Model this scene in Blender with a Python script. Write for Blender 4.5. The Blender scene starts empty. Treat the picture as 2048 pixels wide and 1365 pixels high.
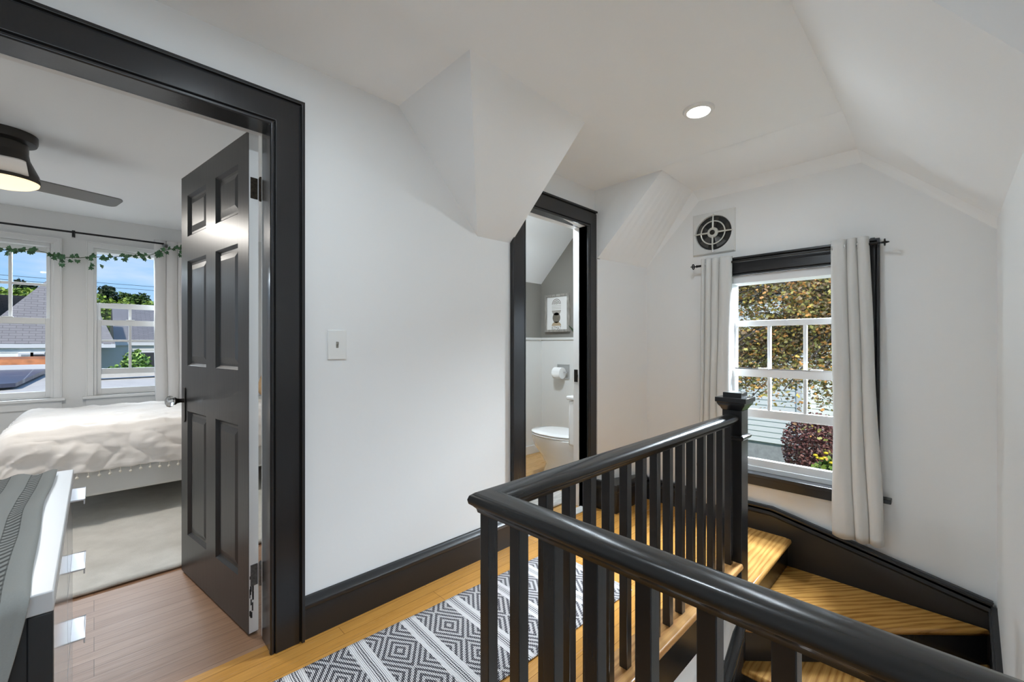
import bpy, bmesh, math, random
from mathutils import Vector, Matrix, noise as mnoise
random.seed(7)
SC = bpy.context.scene
COL = SC.collection
PI = math.pi

# ------------------------------------------------------------------ materials
def new_mat(name):
    m = bpy.data.materials.new(name); m.use_nodes = True
    nt = m.node_tree
    return m, nt, nt.nodes['Principled BSDF']

class G:
    """tiny node-graph helper"""
    def __init__(s, nt): s.nt = nt; s.L = nt.links.new
    def n(s, t, **kw):
        x = s.nt.nodes.new(t)
        for k, v in kw.items(): setattr(x, k, v)
        return x
    def put(s, sock, v):
        if isinstance(v, (int, float)): sock.default_value = v
        elif isinstance(v, (tuple, list)): sock.default_value = v
        else: s.L(v, sock)
    def m(s, op, a, b=0.0, c=None):
        x = s.n('ShaderNodeMath', operation=op)
        s.put(x.inputs[0], a); s.put(x.inputs[1], b)
        if c is not None: s.put(x.inputs[2], c)
        return x.outputs[0]
    def obj(s):
        return s.n('ShaderNodeTexCoord').outputs['Object']
    def sep(s, v):
        x = s.n('ShaderNodeSeparateXYZ'); s.L(v, x.inputs[0]); return x.outputs
    def comb(s, a, b, c=0.0):
        x = s.n('ShaderNodeCombineXYZ')
        for i, v in enumerate((a, b, c)): s.put(x.inputs[i], v)
        return x.outputs[0]
    def mapping(s, v, scale=(1, 1, 1), rot=(0, 0, 0), loc=(0, 0, 0)):
        x = s.n('ShaderNodeMapping'); s.L(v, x.inputs[0])
        x.inputs['Scale'].default_value = scale; x.inputs['Rotation'].default_value = rot
        x.inputs['Location'].default_value = loc
        return x.outputs[0]
    def noise(s, v, scale=5, detail=3, rough=.5, dist=0):
        x = s.n('ShaderNodeTexNoise'); s.L(v, x.inputs['Vector'])
        x.inputs['Scale'].default_value = scale; x.inputs['Detail'].default_value = detail
        x.inputs['Roughness'].default_value = rough; x.inputs['Distortion'].default_value = dist
        return x.outputs['Fac']
    def ramp(s, f, stops):
        x = s.n('ShaderNodeValToRGB'); s.L(f, x.inputs[0])
        el = x.color_ramp.elements
        while len(el) < len(stops): el.new(.5)
        for e, (p, c) in zip(el, stops):
            e.position = p; e.color = (*c, 1) if len(c) == 3 else c
        return x.outputs[0]
    def mix(s, f, a, b, blend='MIX'):
        x = s.n('ShaderNodeMix', data_type='RGBA', blend_type=blend)
        s.put(x.inputs[0], f)
        s.put(x.inputs[6], (*a, 1) if isinstance(a, tuple) else a)
        s.put(x.inputs[7], (*b, 1) if isinstance(b, tuple) else b)
        return x.outputs[2]
    def bump(s, h, strength=.2, dist=.002):
        x = s.n('ShaderNodeBump'); s.L(h, x.inputs['Height'])
        x.inputs['Strength'].default_value = strength; x.inputs['Distance'].default_value = dist
        return x.outputs[0]

def plain(name, rgb, rough=.5, metal=0.0, bump=0.0, bscale=60, bdist=.002, stretch=(1, 1, 1), spec=.5, var=0.0, coat=0):
    m, nt, b = new_mat(name)
    b.inputs['Base Color'].default_value = (*rgb, 1); b.inputs['Roughness'].default_value = rough
    b.inputs['Metallic'].default_value = metal; b.inputs['Specular IOR Level'].default_value = spec
    if coat: b.inputs['Coat Weight'].default_value = coat; b.inputs['Coat Roughness'].default_value = .1
    if bump or var:
        g = G(nt); v = g.mapping(g.obj(), stretch); h = g.noise(v, bscale, 4, .55)
        if bump: nt.links.new(g.bump(h, bump, bdist), b.inputs['Normal'])
        if var:
            c = g.ramp(h, [(.3, tuple(x * (1 - var) for x in rgb)), (.7, tuple(min(1, x * (1 + var)) for x in rgb))])
            nt.links.new(c, b.inputs['Base Color'])
    return m

def emit(name, rgb, strength):
    m, nt, b = new_mat(name)
    b.inputs['Base Color'].default_value = (*rgb, 1)
    b.inputs['Emission Color'].default_value = (*rgb, 1); b.inputs['Emission Strength'].default_value = strength
    return m

def planks(name, c1, c2, cgrain, row=.057, length=1.15, rot=0.0, rough=.28, grain=.5):
    m, nt, b = new_mat(name); g = G(nt)
    v = g.mapping(g.obj(), rot=(0, 0, rot))
    br = g.n('ShaderNodeTexBrick'); nt.links.new(v, br.inputs['Vector'])
    br.offset = .37; br.offset_frequency = 3; br.squash = 1
    for k, val in dict(Scale=1.0).items(): br.inputs[k].default_value = val
    br.inputs['Mortar Size'].default_value = .0011; br.inputs['Mortar Smooth'].default_value = .1
    br.inputs['Brick Width'].default_value = length; br.inputs['Row Height'].default_value = row
    br.inputs['Color1'].default_value = (*c1, 1); br.inputs['Color2'].default_value = (*c2, 1)
    br.inputs['Mortar'].default_value = (*(x * .35 for x in c2), 1)
    gv = g.mapping(v, (1.6, 34, 1)); n1 = g.noise(gv, 3.0, 6, .62, .6)
    f = g.ramp(n1, [(.35, (0, 0, 0)), (.72, (1, 1, 1))])
    n2 = g.noise(g.mapping(v, (.8, 2.2, 1)), 1.7, 3)
    col = g.mix(g.m('MULTIPLY', f, grain), br.outputs['Color'], cgrain)
    col = g.mix(g.m('MULTIPLY', n2, .35), col, tuple(x * .7 for x in c2))
    nt.links.new(col, b.inputs['Base Color'])
    r = g.m('ADD', g.m('MULTIPLY', n1, .18), rough - .08); nt.links.new(r, b.inputs['Roughness'])
    h = g.m('ADD', g.m('MULTIPLY', n1, .15), g.m('MULTIPLY', br.outputs['Fac'], -1.0))
    nt.links.new(g.bump(h, .35, .0012), b.inputs['Normal'])
    return m

def oak(name, light, dark, rot=0.0, rough=.25):
    """varnished plain-sawn tread wood with flame grain"""
    m, nt, b = new_mat(name); g = G(nt)
    v = g.mapping(g.obj(), (1, 1, 1), (0, 0, rot))
    wv = g.mapping(v, (.8, 5.5, 1))
    w = g.n('ShaderNodeTexWave', wave_type='BANDS', bands_direction='Y'); nt.links.new(wv, w.inputs['Vector'])
    w.inputs['Scale'].default_value = 2.0; w.inputs['Distortion'].default_value = 7.0
    w.inputs['Detail'].default_value = 2.0; w.inputs['Detail Scale'].default_value = 1.3
    n = g.noise(g.mapping(v, (4, 120, 10)), 2.0, 4, .6); n3 = g.noise(g.mapping(v, (1.5, 5, 1)), 2.2, 3)
    f2 = g.m('ADD', g.m('ADD', g.m('MULTIPLY', w.outputs['Fac'], .26), g.m('MULTIPLY', n, .52)), g.m('MULTIPLY', n3, .24))
    col = g.ramp(f2, [(.30, dark), (.50, tuple((a * 1.3 + c * .7) / 2 for a, c in zip(light, dark))), (.68, light)])
    nt.links.new(col, b.inputs['Base Color']); b.inputs['Roughness'].default_value = rough
    nt.links.new(g.bump(n, .12, .0008), b.inputs['Normal'])
    return m

M = {}
M['wall'] = plain('wall_paint', (.81, .815, .81), .62, bump=.12, bscale=45, bdist=.003, spec=.3)
M['bedwall_shaded'] = plain('backlit_wall_paint', (.69, .69, .68), .62, bump=.12, bscale=45, bdist=.003, spec=.3)  # greyer copy of the wall paint; backlit shade is in the colour
M['ceil'] = plain('ceiling_paint', (.895, .915, .925), .6, bump=.14, bscale=28, bdist=.003, spec=.3)
M['white'] = plain('white_gloss_paint', (.82, .82, .81), .35, bump=.05, bscale=30)
M['winwhite'] = plain('window_white', (.78, .785, .79), .35)
M['greywhite'] = plain('bedroom_trim_paint', (.70, .70, .69), .45)  # trim toned down too for the shade of the backlit wall
M['black'] = plain('black_gloss_paint', (.019, .019, .020), .24, bump=.14, bscale=14, bdist=.002, stretch=(6, 6, .6))
M['blackh'] = plain('black_trim_paint', (.017, .017, .018), .3, bump=.12, bscale=18, bdist=.002, stretch=(1, 1, 4))
M['blackrail'] = plain('black_rail_paint', (.017, .017, .017), .25, bump=.06, bscale=18)
M['doorblack'] = plain('door_black_paint', (.032, .032, .032), .34, bump=.2, bscale=12, bdist=.002, stretch=(8, 8, .5))
M['floor'] = planks('hall_floor_oak', (.68, .345, .088), (.57, .27, .056), (.30, .13, .026), grain=.5, rough=.24)
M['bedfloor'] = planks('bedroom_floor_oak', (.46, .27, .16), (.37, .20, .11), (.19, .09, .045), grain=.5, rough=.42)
M['bathfloor'] = planks('bathroom_floor', (.68, .42, .16), (.58, .33, .11), (.34, .16, .045), row=.09, grain=.6)
M['tread'] = oak('tread_oak', (.50, .27, .075), (.25, .11, .022), 0)
M['treadx'] = oak('tread_oak_cross', (.64, .35, .105), (.33, .145, .032), 0)
M['treadd'] = oak('tread_oak_flame', (.45, .235, .058), (.20, .083, .015), PI / 4 - .1)
M['nosing'] = oak('nosing_oak', (.72, .40, .15), (.44, .20, .06), 0, .3)
M['curtain'] = plain('linen_curtain', (.62, .615, .595), .9, bump=.25, bscale=420, bdist=.0008, spec=.1)
M['bedcurtain'] = plain('bedroom_curtain', (.70, .69, .68), .9, bump=.2, bscale=350, bdist=.0008, spec=.1)
M['iron'] = plain('black_iron', (.014, .013, .013), .3, .5)
M['fanmetal'] = plain('oil_rubbed_bronze', (.05, .045, .04), .38, .6)
M['blade'] = plain('fan_blade_grey', (.16, .155, .15), .38)
M['blade_lit'] = plain('fan_blade_lit', (.80, .78, .75), .4)  # pale copy of the blade colour, with its lit underside painted in
M['chrome'] = plain('chrome', (.75, .75, .76), .14, 1.0)
M['nickel'] = plain('brushed_nickel', (.42, .42, .41), .4, .2)
M['ceramic'] = plain('toilet_ceramic', (.90, .90, .895), .1, coat=.4)
M['plate'] = plain('switch_plate', (.80, .80, .78), .35)
M['toggle'] = plain('switch_toggle', (.30, .285, .25), .4)
M['taupe'] = plain('bathroom_taupe_paint', (.235, .222, .20), .6, bump=.1, bscale=40)
M['wains'] = plain('wainscot_white', (.69, .69, .67), .4)
M['hinge'] = plain('painted_steel_hinge', (.17, .165, .155), .5, .5, var=.3, bscale=90)
M['hinged'] = plain('dark_brass_hinge', (.045, .033, .022), .45, .7, var=.5, bscale=90)
M['dkmetal'] = plain('dark_lock_metal', (.04, .035, .03), .35, .8)
M['fanplate'] = plain('exhaust_fan_enamel', (.68, .68, .66), .3)
M['fandark'] = plain('exhaust_fan_inside', (.012, .012, .011), .6)
M['fanblade'] = plain('exhaust_fan_blade', (.07, .065, .06), .4, .5)
M['cream'] = plain('grille_cream', (.62, .61, .55), .3, .2)
M['dresserw'] = plain('dresser_white', (.70, .70, .70), .35)
M['dresserb'] = plain('dresser_black', (.02, .02, .021), .4)
M['drawer'] = plain('drawer_gloss_grey', (.42, .415, .41), .12)
M['pull'] = plain('pull_satin', (.62, .62, .65), .3, .5)
M['sheet'] = plain('mattress_sheet', (.75, .74, .72), .9)
M['bedframe'] = plain('bed_frame_fabric', (.62, .62, .60), .85, bump=.2, bscale=300)
M['pillowb'] = plain('tan_pillow', (.36, .22, .10), .9, bump=.2, bscale=200, var=.2)
M['pillow'] = plain('white_pillow', (.75, .74, .72), .9, bump=.2, bscale=60)
M['pompom'] = plain('cream_pompom', (.70, .66, .58), 1.0, bump=.4, bscale=300)
M['leafivy'] = plain('ivy_leaf', (.045, .125, .05), .5, var=.6, bscale=40)
M['vine'] = plain('ivy_vine', (.06, .08, .03), .7)
M['framewood'] = plain('weathered_frame', (.30, .28, .25), .7, var=.4, bscale=50, stretch=(1, 1, .2))
M['paper'] = plain('print_paper', (.78, .775, .755), .8)
M['ink'] = plain('print_ink_dark', (.16, .14, .11), .9, var=.3, bscale=120)
M['ink2'] = plain('print_ink_grey', (.40, .37, .33), .9)
M['ink3'] = plain('print_ink_tan', (.42, .33, .22), .9)
M['roll'] = plain('toilet_paper', (.85, .85, .84), .95, bump=.1, bscale=150)
M['plant'] = plain('snake_plant_leaf', (.03, .07, .025), .4, var=.4, bscale=30)
M['pot'] = plain('plant_pot', (.7, .7, .68), .4)
M['siding'] = plain('white_vinyl_siding', (.80, .82, .78), .5)
M['siding2'] = plain('cream_vinyl_siding', (.66, .66, .60), .5)
M['concrete'] = plain('concrete_foundation', (.36, .365, .365), .9, bump=.3, bscale=8, var=.15)
M['extwhite'] = plain('exterior_trim_white', (.72, .73, .73), .5)
M['extglass'] = plain('exterior_window_glass', (.05, .05, .055), .15)
M['extglassg'] = plain('exterior_window_blind', (.27, .30, .31), .3)
M['terracotta'] = plain('terracotta_edge', (.42, .16, .06), .8, var=.35, bscale=6)
M['lightroof'] = plain('pale_roof_membrane', (.56, .535, .48), .85, bump=.2, bscale=5, var=.08)
M['fence'] = plain('weathered_fence', (.42, .40, .35), .9, var=.3, bscale=12)
M['grass'] = plain('lawn_grass', (.12, .19, .04), 1, bump=.5, bscale=30, var=.4)
M['bark'] = plain('tree_bark', (.05, .04, .033), .9, bump=.4, bscale=30)
M['wire'] = plain('utility_wire', (.02, .02, .02), .6)
M['yellow'] = plain('yellow_petals', (.75, .55, .02), .6)
M['flowerleaf'] = plain('flower_leaves', (.10, .20, .03), .7, var=.4, bscale=20)
M['mat'] = plain('mottled_bath_mat', (.52, .50, .47), .9, var=.25, bscale=9, stretch=(1, 4, 1))
M['marble'] = plain('marble_threshold', (.68, .68, .66), .25, var=.12, bscale=20)
M['lens'] = emit('downlight_lens', (1, .98, .95), 14)
M['fanlens'] = emit('fan_light_lens', (1, .78, .50), 1.0)
M['stairfill'] = emit('stair_fill_globe', (.90, .96, 1.0), 60)  # glow of the added stairwell globe
M['dome'] = emit('fill_dome_glass', (1, .97, .93), 9)

# glass
m, nt, b = new_mat('window_glass')
g = G(nt); tr = g.n('ShaderNodeBsdfTransparent'); gl = g.n('ShaderNodeBsdfGlossy'); gl.inputs['Roughness'].default_value = .02
fr = g.n('ShaderNodeFresnel'); fr.inputs['IOR'].default_value = 1.35
mx = g.n('ShaderNodeMixShader'); nt.links.new(g.m('MULTIPLY', fr.outputs[0], .22), mx.inputs[0])
nt.links.new(tr.outputs[0], mx.inputs[1]); nt.links.new(gl.outputs[0], mx.inputs[2])
nt.links.new(mx.outputs[0], nt.nodes['Material Output'].inputs[0]); M['glass'] = m
m, nt, b = new_mat('crystal_knob')
b.inputs['Base Color'].default_value = (.95, .96, .96, 1); b.inputs['Roughness'].default_value = .04
b.inputs['Transmission Weight'].default_value = .85; b.inputs['IOR'].default_value = 1.5; M['crystal'] = m

# shingles
def shingles(name, c1, c2, w=.22, h=.075):
    m, nt, b = new_mat(name); g = G(nt)
    uv = g.n('ShaderNodeUVMap').outputs[0]
    br = g.n('ShaderNodeTexBrick'); nt.links.new(uv, br.inputs['Vector'])
    br.inputs['Scale'].default_value = 1; br.inputs['Brick Width'].default_value = w; br.inputs['Row Height'].default_value = h
    br.inputs['Mortar Size'].default_value = .007; br.inputs['Color1'].default_value = (*c1, 1); br.inputs['Color2'].default_value = (*c2, 1)
    br.inputs['Mortar'].default_value = (*(x * .55 for x in c1), 1)
    n = g.noise(uv, 30, 3); col = g.mix(g.m('MULTIPLY', n, .4), br.outputs['Color'], tuple(x * .75 for x in c2))
    nt.links.new(col, b.inputs['Base Color']); b.inputs['Roughness'].default_value = .9
    return m
M['shingle'] = shingles('grey_shingles', (.30, .285, .285), (.25, .24, .245))
M['shingled'] = shingles('dark_grey_shingles', (.235, .23, .24), (.19, .19, .20), .24, .08)

# solar panel grid
m, nt, b = new_mat('solar_cells'); g = G(nt)
br = g.n('ShaderNodeTexBrick'); br.offset = 0; nt.links.new(g.obj(), br.inputs['Vector'])
br.inputs['Scale'].default_value = 1; br.inputs['Brick Width'].default_value = .55; br.inputs['Row Height'].default_value = .9
br.inputs['Mortar Size'].default_value = .008; br.inputs['Color1'].default_value = (.05, .06, .09, 1); br.inputs['Color2'].default_value = (.06, .065, .10, 1)
br.inputs['Mortar'].default_value = (.22, .23, .26, 1); nt.links.new(br.outputs['Color'], b.inputs['Base Color']); b.inputs['Roughness'].default_value = .35; M['solar'] = m

# leaf materials driven by a per-leaf colour attribute (each leaf's own colour)
def leafmat(name):
    m, nt, b = new_mat(name); a = nt.nodes.new('ShaderNodeAttribute'); a.attribute_name = 'leaf_colour'
    nt.links.new(a.outputs['Color'], b.inputs['Base Color']); b.inputs['Roughness'].default_value = .55
    b.inputs['Specular IOR Level'].default_value = .3
    return m
M['leaf'] = leafmat('leaf')

# bedroom carpet rug
m, nt, b = new_mat('pale_pile_rug'); g = G(nt); v = g.obj()
n1 = g.noise(v, 6, 5, .6); n2 = g.noise(v, 260, 2, .6)
c = g.ramp(n1, [(.3, (.66, .635, .58)), (.6, (.80, .775, .72))]); c = g.mix(g.m('MULTIPLY', n2, .4), c, (.55, .53, .48))
nt.links.new(c, b.inputs['Base Color']); b.inputs['Roughness'].default_value = 1
nt.links.new(g.bump(g.m('ADD', n2, g.m('MULTIPLY', n1, 2.0)), .6, .006), b.inputs['Normal']); M['bedrug'] = m

# woven hall runner: diamond blocks between white bands with three dark pinstripes
RUN_W, RUN_P, RUN_S = .52, .222, .066
m, nt, b = new_mat('woven_diamond_runner'); g = G(nt); s = g.sep(g.obj()); x, y = s[0], s[1]
wob = g.m('MULTIPLY', g.m('SUBTRACT', g.noise(g.obj(), 14, 2), .5), .006)
xx = g.m('ADD', x, wob)
ph = g.m('MULTIPLY', g.m('FRACT', g.m('ADD', g.m('DIVIDE', xx, RUN_P), 100.0)), RUN_P)     # 0..P
inband = g.m('LESS_THAN', ph, RUN_S)
u = g.m('DIVIDE', g.m('SUBTRACT', ph, RUN_S), RUN_P - RUN_S)
du = g.m('MULTIPLY', g.m('ABSOLUTE', g.m('SUBTRACT', u, .5)), 2.0)
fv = g.m('FRACT', g.m('ADD', g.m('DIVIDE', y, RUN_W / 2.35), 10.2))
dv = g.m('MULTIPLY', g.m('ABSOLUTE', g.m('SUBTRACT', fv, .5)), 2.0)
d = g.m('ADD', du, dv)
ring = g.m('GREATER_THAN', g.m('SINE', g.m('MULTIPLY', d, 2 * PI * 3.1)), -.05)
# stitches: short slanted light dashes
st = g.m('SINE', g.m('ADD', g.m('MULTIPLY', y, 2 * PI / .0085), g.m('MULTIPLY', x, 2 * PI / .0085)))
st2 = g.m('SINE', g.m('MULTIPLY', x, 2 * PI / .0062))
light = g.m('GREATER_THAN', g.m('ADD', g.m('MULTIPLY', st, .6), g.m('MULTIPLY', st2, .75)), -.35)
dark = g.m('GREATER_THAN', g.m('ADD', g.m('MULTIPLY', st, .6), g.m('MULTIPLY', st2, .75)), .78)
wv = g.m('ADD', g.m('MULTIPLY', ring, light), g.m('MULTIPLY', g.m('SUBTRACT', 1.0, ring), dark))
tri = g.m('ABSOLUTE', g.m('SUBTRACT', g.m('FRACT', g.m('DIVIDE', g.m('SUBTRACT', ph, RUN_S * .29), RUN_S * .14 )), .5))
mid = g.m('MULTIPLY', g.m('GREATER_THAN', ph, RUN_S * .29), g.m('LESS_THAN', ph, RUN_S * .71))
dash = g.m('GREATER_THAN', g.m('SINE', g.m('MULTIPLY', y, 2 * PI / .009)), -.75)
pin = g.m('MULTIPLY', g.m('MULTIPLY', mid, g.m('GREATER_THAN', tri, .24)), dash)
band = g.m('SUBTRACT', 1.0, pin)
val = g.m('ADD', g.m('MULTIPLY', inband, band), g.m('MULTIPLY', g.m('SUBTRACT', 1.0, inband), wv))
col = g.mix(val, (.028, .024, .034), (.70, .67, .67))
nt.links.new(col, b.inputs['Base Color']); b.inputs['Roughness'].default_value = .95
nt.links.new(g.bump(g.m('ADD', st, st2), .5, .0015), b.inputs['Normal']); M['runner'] = m

# grey scarf with dark ladder stripes
m, nt, b = new_mat('ladder_stripe_cloth'); g = G(nt); uvn = g.n('ShaderNodeUVMap').outputs[0]; s = g.sep(uvn)
fx = g.m('FRACT', g.m('DIVIDE', s[0], .053))
bandm = g.m('MULTIPLY', g.m('GREATER_THAN', fx, .30), g.m('LESS_THAN', fx, .70))
rung = g.m('GREATER_THAN', g.m('FRACT', g.m('DIVIDE', s[1], .019)), .55)
rail_ = g.m('GREATER_THAN', g.m('ABSOLUTE', g.m('SUBTRACT', fx, .5)), .165)
rail_ = g.m('MULTIPLY', rail_, bandm)
dk = g.m('MINIMUM', g.m('ADD', g.m('MULTIPLY', bandm, rung), g.m('MULTIPLY', rail_, .7)), 1.0)
n = g.noise(uvn, 500, 2)
col = g.mix(dk, (.33, .335, .315), (.07, .072, .068)); col = g.mix(g.m('MULTIPLY', n, .3), col, (.20, .20, .19))
nt.links.new(col, b.inputs['Base Color']); b.inputs['Roughness'].default_value = .95; M['scarf'] = m

# bedspread: white cotton
M['spread'] = plain('cotton_bedspread', (.80, .765, .73), .92, bump=.25, bscale=9, bdist=.01, stretch=(1, 2.5, 2.5), spec=.1)

# ------------------------------------------------------------------ geometry
class MB:
    def __init__(s): s.v = []; s.f = []; s.uv = {}; s.mi = {}
    def face(s, pts, mi=0):
        i = len(s.v); s.v += [Vector(p) for p in pts]; s.f.append(tuple(range(i, i + len(pts))))
        if mi: s.mi[len(s.f) - 1] = mi
        return s
    def add(s, verts, faces, mi=0):
        i = len(s.v); s.v += [Vector(p) for p in verts]
        for f in faces:
            s.f.append(tuple(i + k for k in f))
            if mi: s.mi[len(s.f) - 1] = mi
        return s
    def box(s, a, b, M4=None, mi=0):
        x0, y0, z0 = (min(p, q) for p, q in zip(a, b)); x1, y1, z1 = (max(p, q) for p, q in zip(a, b))
        vs = [Vector(p) for p in ((x0, y0, z0), (x1, y0, z0), (x1, y1, z0), (x0, y1, z0), (x0, y0, z1), (x1, y0, z1), (x1, y1, z1), (x0, y1, z1))]
        if M4: vs = [M4 @ p for p in vs]
        return s.add(vs, [(3, 2, 1, 0), (4, 5, 6, 7), (0, 1, 5, 4), (1, 2, 6, 5), (2, 3, 7, 6), (3, 0, 4, 7)], mi)
    def prism(s, poly, f0, f1, mi=0):
        """poly of 2D points; f0/f1 map (a,b)->xyz for the two caps"""
        n = len(poly); vs = [f0(*p) for p in poly] + [f1(*p) for p in poly]
        return s.add(vs, [tuple(reversed(range(n))), tuple(range(n, 2 * n))] + [(i, (i + 1) % n, n + (i + 1) % n, n + i) for i in range(n)], mi)
    def sweep(s, path, prof, pm, closed=False, mi=0):
        """mitred sweep of profile (w = left offset in plane, d) along a 2D path; pm(a,b,d)->xyz"""
        P = [Vector(p) for p in path]; n = len(P); rings = []
        def nl(a, b):
            t = (b - a).normalized(); return Vector((-t.y, t.x))
        for i in range(n):
            if closed: n1 = nl(P[i - 1], P[i]); n2 = nl(P[i], P[(i + 1) % n])
            else:
                n1 = nl(P[max(i - 1, 0)], P[max(i - 1, 0) + 1]); n2 = nl(P[min(i, n - 2)], P[min(i, n - 2) + 1])
            mt = (n1 + n2) / (1 + n1.dot(n2))
            rings.append([pm(*(P[i] + mt * w), d) for w, d in prof])
        k = len(prof); vs = [p for r in rings for p in r]; fs = []
        for i in range(n if closed else n - 1):
            j = (i + 1) % n
            for q in range(k):
                r = (q + 1) % k; fs.append((i * k + q, i * k + r, j * k + r, j * k + q))
        if not closed: fs += [tuple(reversed(range(k))), tuple(range((n - 1) * k, n * k))]
        return s.add(vs, fs, mi)
    def tube(s, pts, r, seg=10, cap=True, mi=0):
        P = [Vector(p) for p in pts]; n = len(P); rr = r if isinstance(r, (list, tuple)) else [r] * n
        T = []
        for i in range(n):
            t = (P[min(i + 1, n - 1)] - P[max(i - 1, 0)]); T.append(t.normalized() if t.length > 1e-9 else Vector((0, 0, 1)))
        up = Vector((0, 0, 1)) if abs(T[0].z) < .9 else Vector((1, 0, 0))
        A = T[0].cross(up).normalized(); vs = []
        for i in range(n):
            A = (A - T[i] * A.dot(T[i])).normalized(); B = T[i].cross(A)
            for q in range(seg):
                a = 2 * PI * q / seg; vs.append(P[i] + (A * math.cos(a) + B * math.sin(a)) * rr[i])
        fs = [(i * seg + q, i * seg + (q + 1) % seg, (i + 1) * seg + (q + 1) % seg, (i + 1) * seg + q) for i in range(n - 1) for q in range(seg)]
        if cap: fs += [tuple(reversed(range(seg))), tuple(range((n - 1) * seg, n * seg))]
        return s.add(vs, fs, mi)
    def lathe(s, prof, c, axis='Z', seg=28, sx=1, sy=1, mi=0):
        """prof of (r,h) from bottom to top"""
        vs = []; n = len(prof); c = Vector(c)
        for r, h in prof:
            for q in range(seg):
                a = 2 * PI * q / seg; p = (r * math.cos(a) * sx, r * math.sin(a) * sy, h)
                p = {'Z': p, 'X': (p[2], p[0], p[1]), '-X': (-p[2], -p[0], p[1]), 'Y': (p[1], p[2], p[0]), '-Y': (-p[1], -p[2], p[0])}[axis]
                vs.append(c + Vector(p))
        fs = [(i * seg + q, i * seg + (q + 1) % seg, (i + 1) * seg + (q + 1) % seg, (i + 1) * seg + q) for i in range(n - 1) for q in range(seg)]
        fs += [tuple(reversed(range(seg))), tuple(range((n - 1) * seg, n * seg))]
        return s.add(vs, fs, mi)
    def sphere(s, c, r, seg=14, rings=9, sc=(1, 1, 1), mi=0):
        return s.lathe_sph(c, r, seg, rings, sc, mi)
    def lathe_sph(s, c, r, seg, rings, sc, mi):
        c = Vector(c); vs = []
        for i in range(1, rings):
            t = PI * i / rings
            for q in range(seg):
                a = 2 * PI * q / seg
                vs.append(c + Vector((r * math.sin(t) * math.cos(a) * sc[0], r * math.sin(t) * math.sin(a) * sc[1], -r * math.cos(t) * sc[2])))
        vs += [c + Vector((0, 0, -r * sc[2])), c + Vector((0, 0, r * sc[2]))]; b, t = len(vs) - 2, len(vs) - 1; k = rings - 1
        fs = [(i * seg + q, i * seg + (q + 1) % seg, (i + 1) * seg + (q + 1) % seg, (i + 1) * seg + q) for i in range(k - 1) for q in range(seg)]
        fs += [(b, (q + 1) % seg, q) for q in range(seg)] + [(t, (k - 1) * seg + q, (k - 1) * seg + (q + 1) % seg) for q in range(seg)]
        return s.add(vs, fs, mi)
    def grid(s, nu, nv, fn, mi=0, uvfn=None):
        i0 = len(s.v); base = len(s.f)
        s.v += [Vector(fn(i / (nu - 1), j / (nv - 1))) for j in range(nv) for i in range(nu)]
        for j in range(nv - 1):
            for i in range(nu - 1):
                a = i0 + j * nu + i; s.f.append((a, a + 1, a + nu + 1, a + nu))
                if mi: s.mi[len(s.f) - 1] = mi
                if uvfn: s.uv[len(s.f) - 1] = [uvfn(p / (nu - 1), q / (nv - 1)) for p, q in ((i, j), (i + 1, j), (i + 1, j + 1), (i, j + 1))]
        return s
    def build(s, name, mat, parent=None, bev=0, smooth=False, angle=35, origin=None, solid=0, sub=0, weld=True):
        if parent is not None: o0 = world_loc(parent)
        elif origin is not None: o0 = Vector(origin)
        else:
            xs = [p.x for p in s.v]; ys = [p.y for p in s.v]; zs = [p.z for p in s.v]
            o0 = Vector(((min(xs) + max(xs)) / 2, (min(ys) + max(ys)) / 2, min(zs)))
        me = bpy.data.meshes.new(name); me.from_pydata([p - o0 for p in s.v], [], s.f)
        mats = mat if isinstance(mat, (list, tuple)) else [mat]
        for k in mats: me.materials.append(M[k] if isinstance(k, str) else k)
        for fi, q in s.mi.items(): me.polygons[fi].material_index = q
        if s.uv:
            l = me.uv_layers.new(name='UVMap')
            for fi, uvs in s.uv.items():
                for li, uv in zip(me.polygons[fi].loop_indices, uvs): l.data[li].uv = uv
        bm = bmesh.new(); bm.from_mesh(me)
        if weld: bmesh.ops.remove_doubles(bm, verts=bm.verts, dist=1e-5)
        if not s.uv: bmesh.ops.recalc_face_normals(bm, faces=bm.faces)
        bm.to_mesh(me); bm.free()
        o = bpy.data.objects.new(name, me); COL.objects.link(o)
        if parent is not None: o.parent = parent
        else: o.location = o0
        if solid:
            md = o.modifiers.new('solid', 'SOLIDIFY'); md.thickness = solid; md.offset = 0
        if bev:
            md = o.modifiers.new('bevel', 'BEVEL'); md.width = bev; md.segments = 2; md.limit_method = 'ANGLE'; md.angle_limit = math.radians(40)
        if sub:
            md = o.modifiers.new('sub', 'SUBSURF'); md.levels = sub; md.render_levels = sub
        if smooth or bev:
            for p in me.polygons: p.use_smooth = True
            if not sub or True:
                me.set_sharp_from_angle(angle=math.radians(angle))
        return o

def world_loc(o):
    p = Vector(o.location)
    while o.parent: o = o.parent; p += Vector(o.location)
    return p

def tag(o, label=None, cat=None, group=None, kind=None):
    if label: o['label'] = label
    if cat: o['category'] = cat
    if group: o['group'] = group
    if kind: o['kind'] = kind
    return o
def thing(name, label, cat, loc, group=None, kind=None):
    o = bpy.data.objects.new(name, None); COL.objects.link(o); o.location = loc; o.empty_display_size = .05
    return tag(o, label, cat, group, kind)
def struct(o, label=None, cat=None): return tag(o, label, cat, None, 'structure')

# key dimensions ------------------------------------------------------------
H = 1.171                      # eye height
YA = 1.8; CZ = 2.289           # hall left wall, ceiling
XB = 3.03                      # end wall with the window
YR = -.158                     # right-hand wall
YW = 5.242                     # bedroom window wall
Z2, Z3 = -.162, -.325
A0, A1, AT = -.349, .482, 2.012      # bedroom doorway
B0, B1, BT = 1.858, 2.514, 2.02      # bathroom doorway

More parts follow.
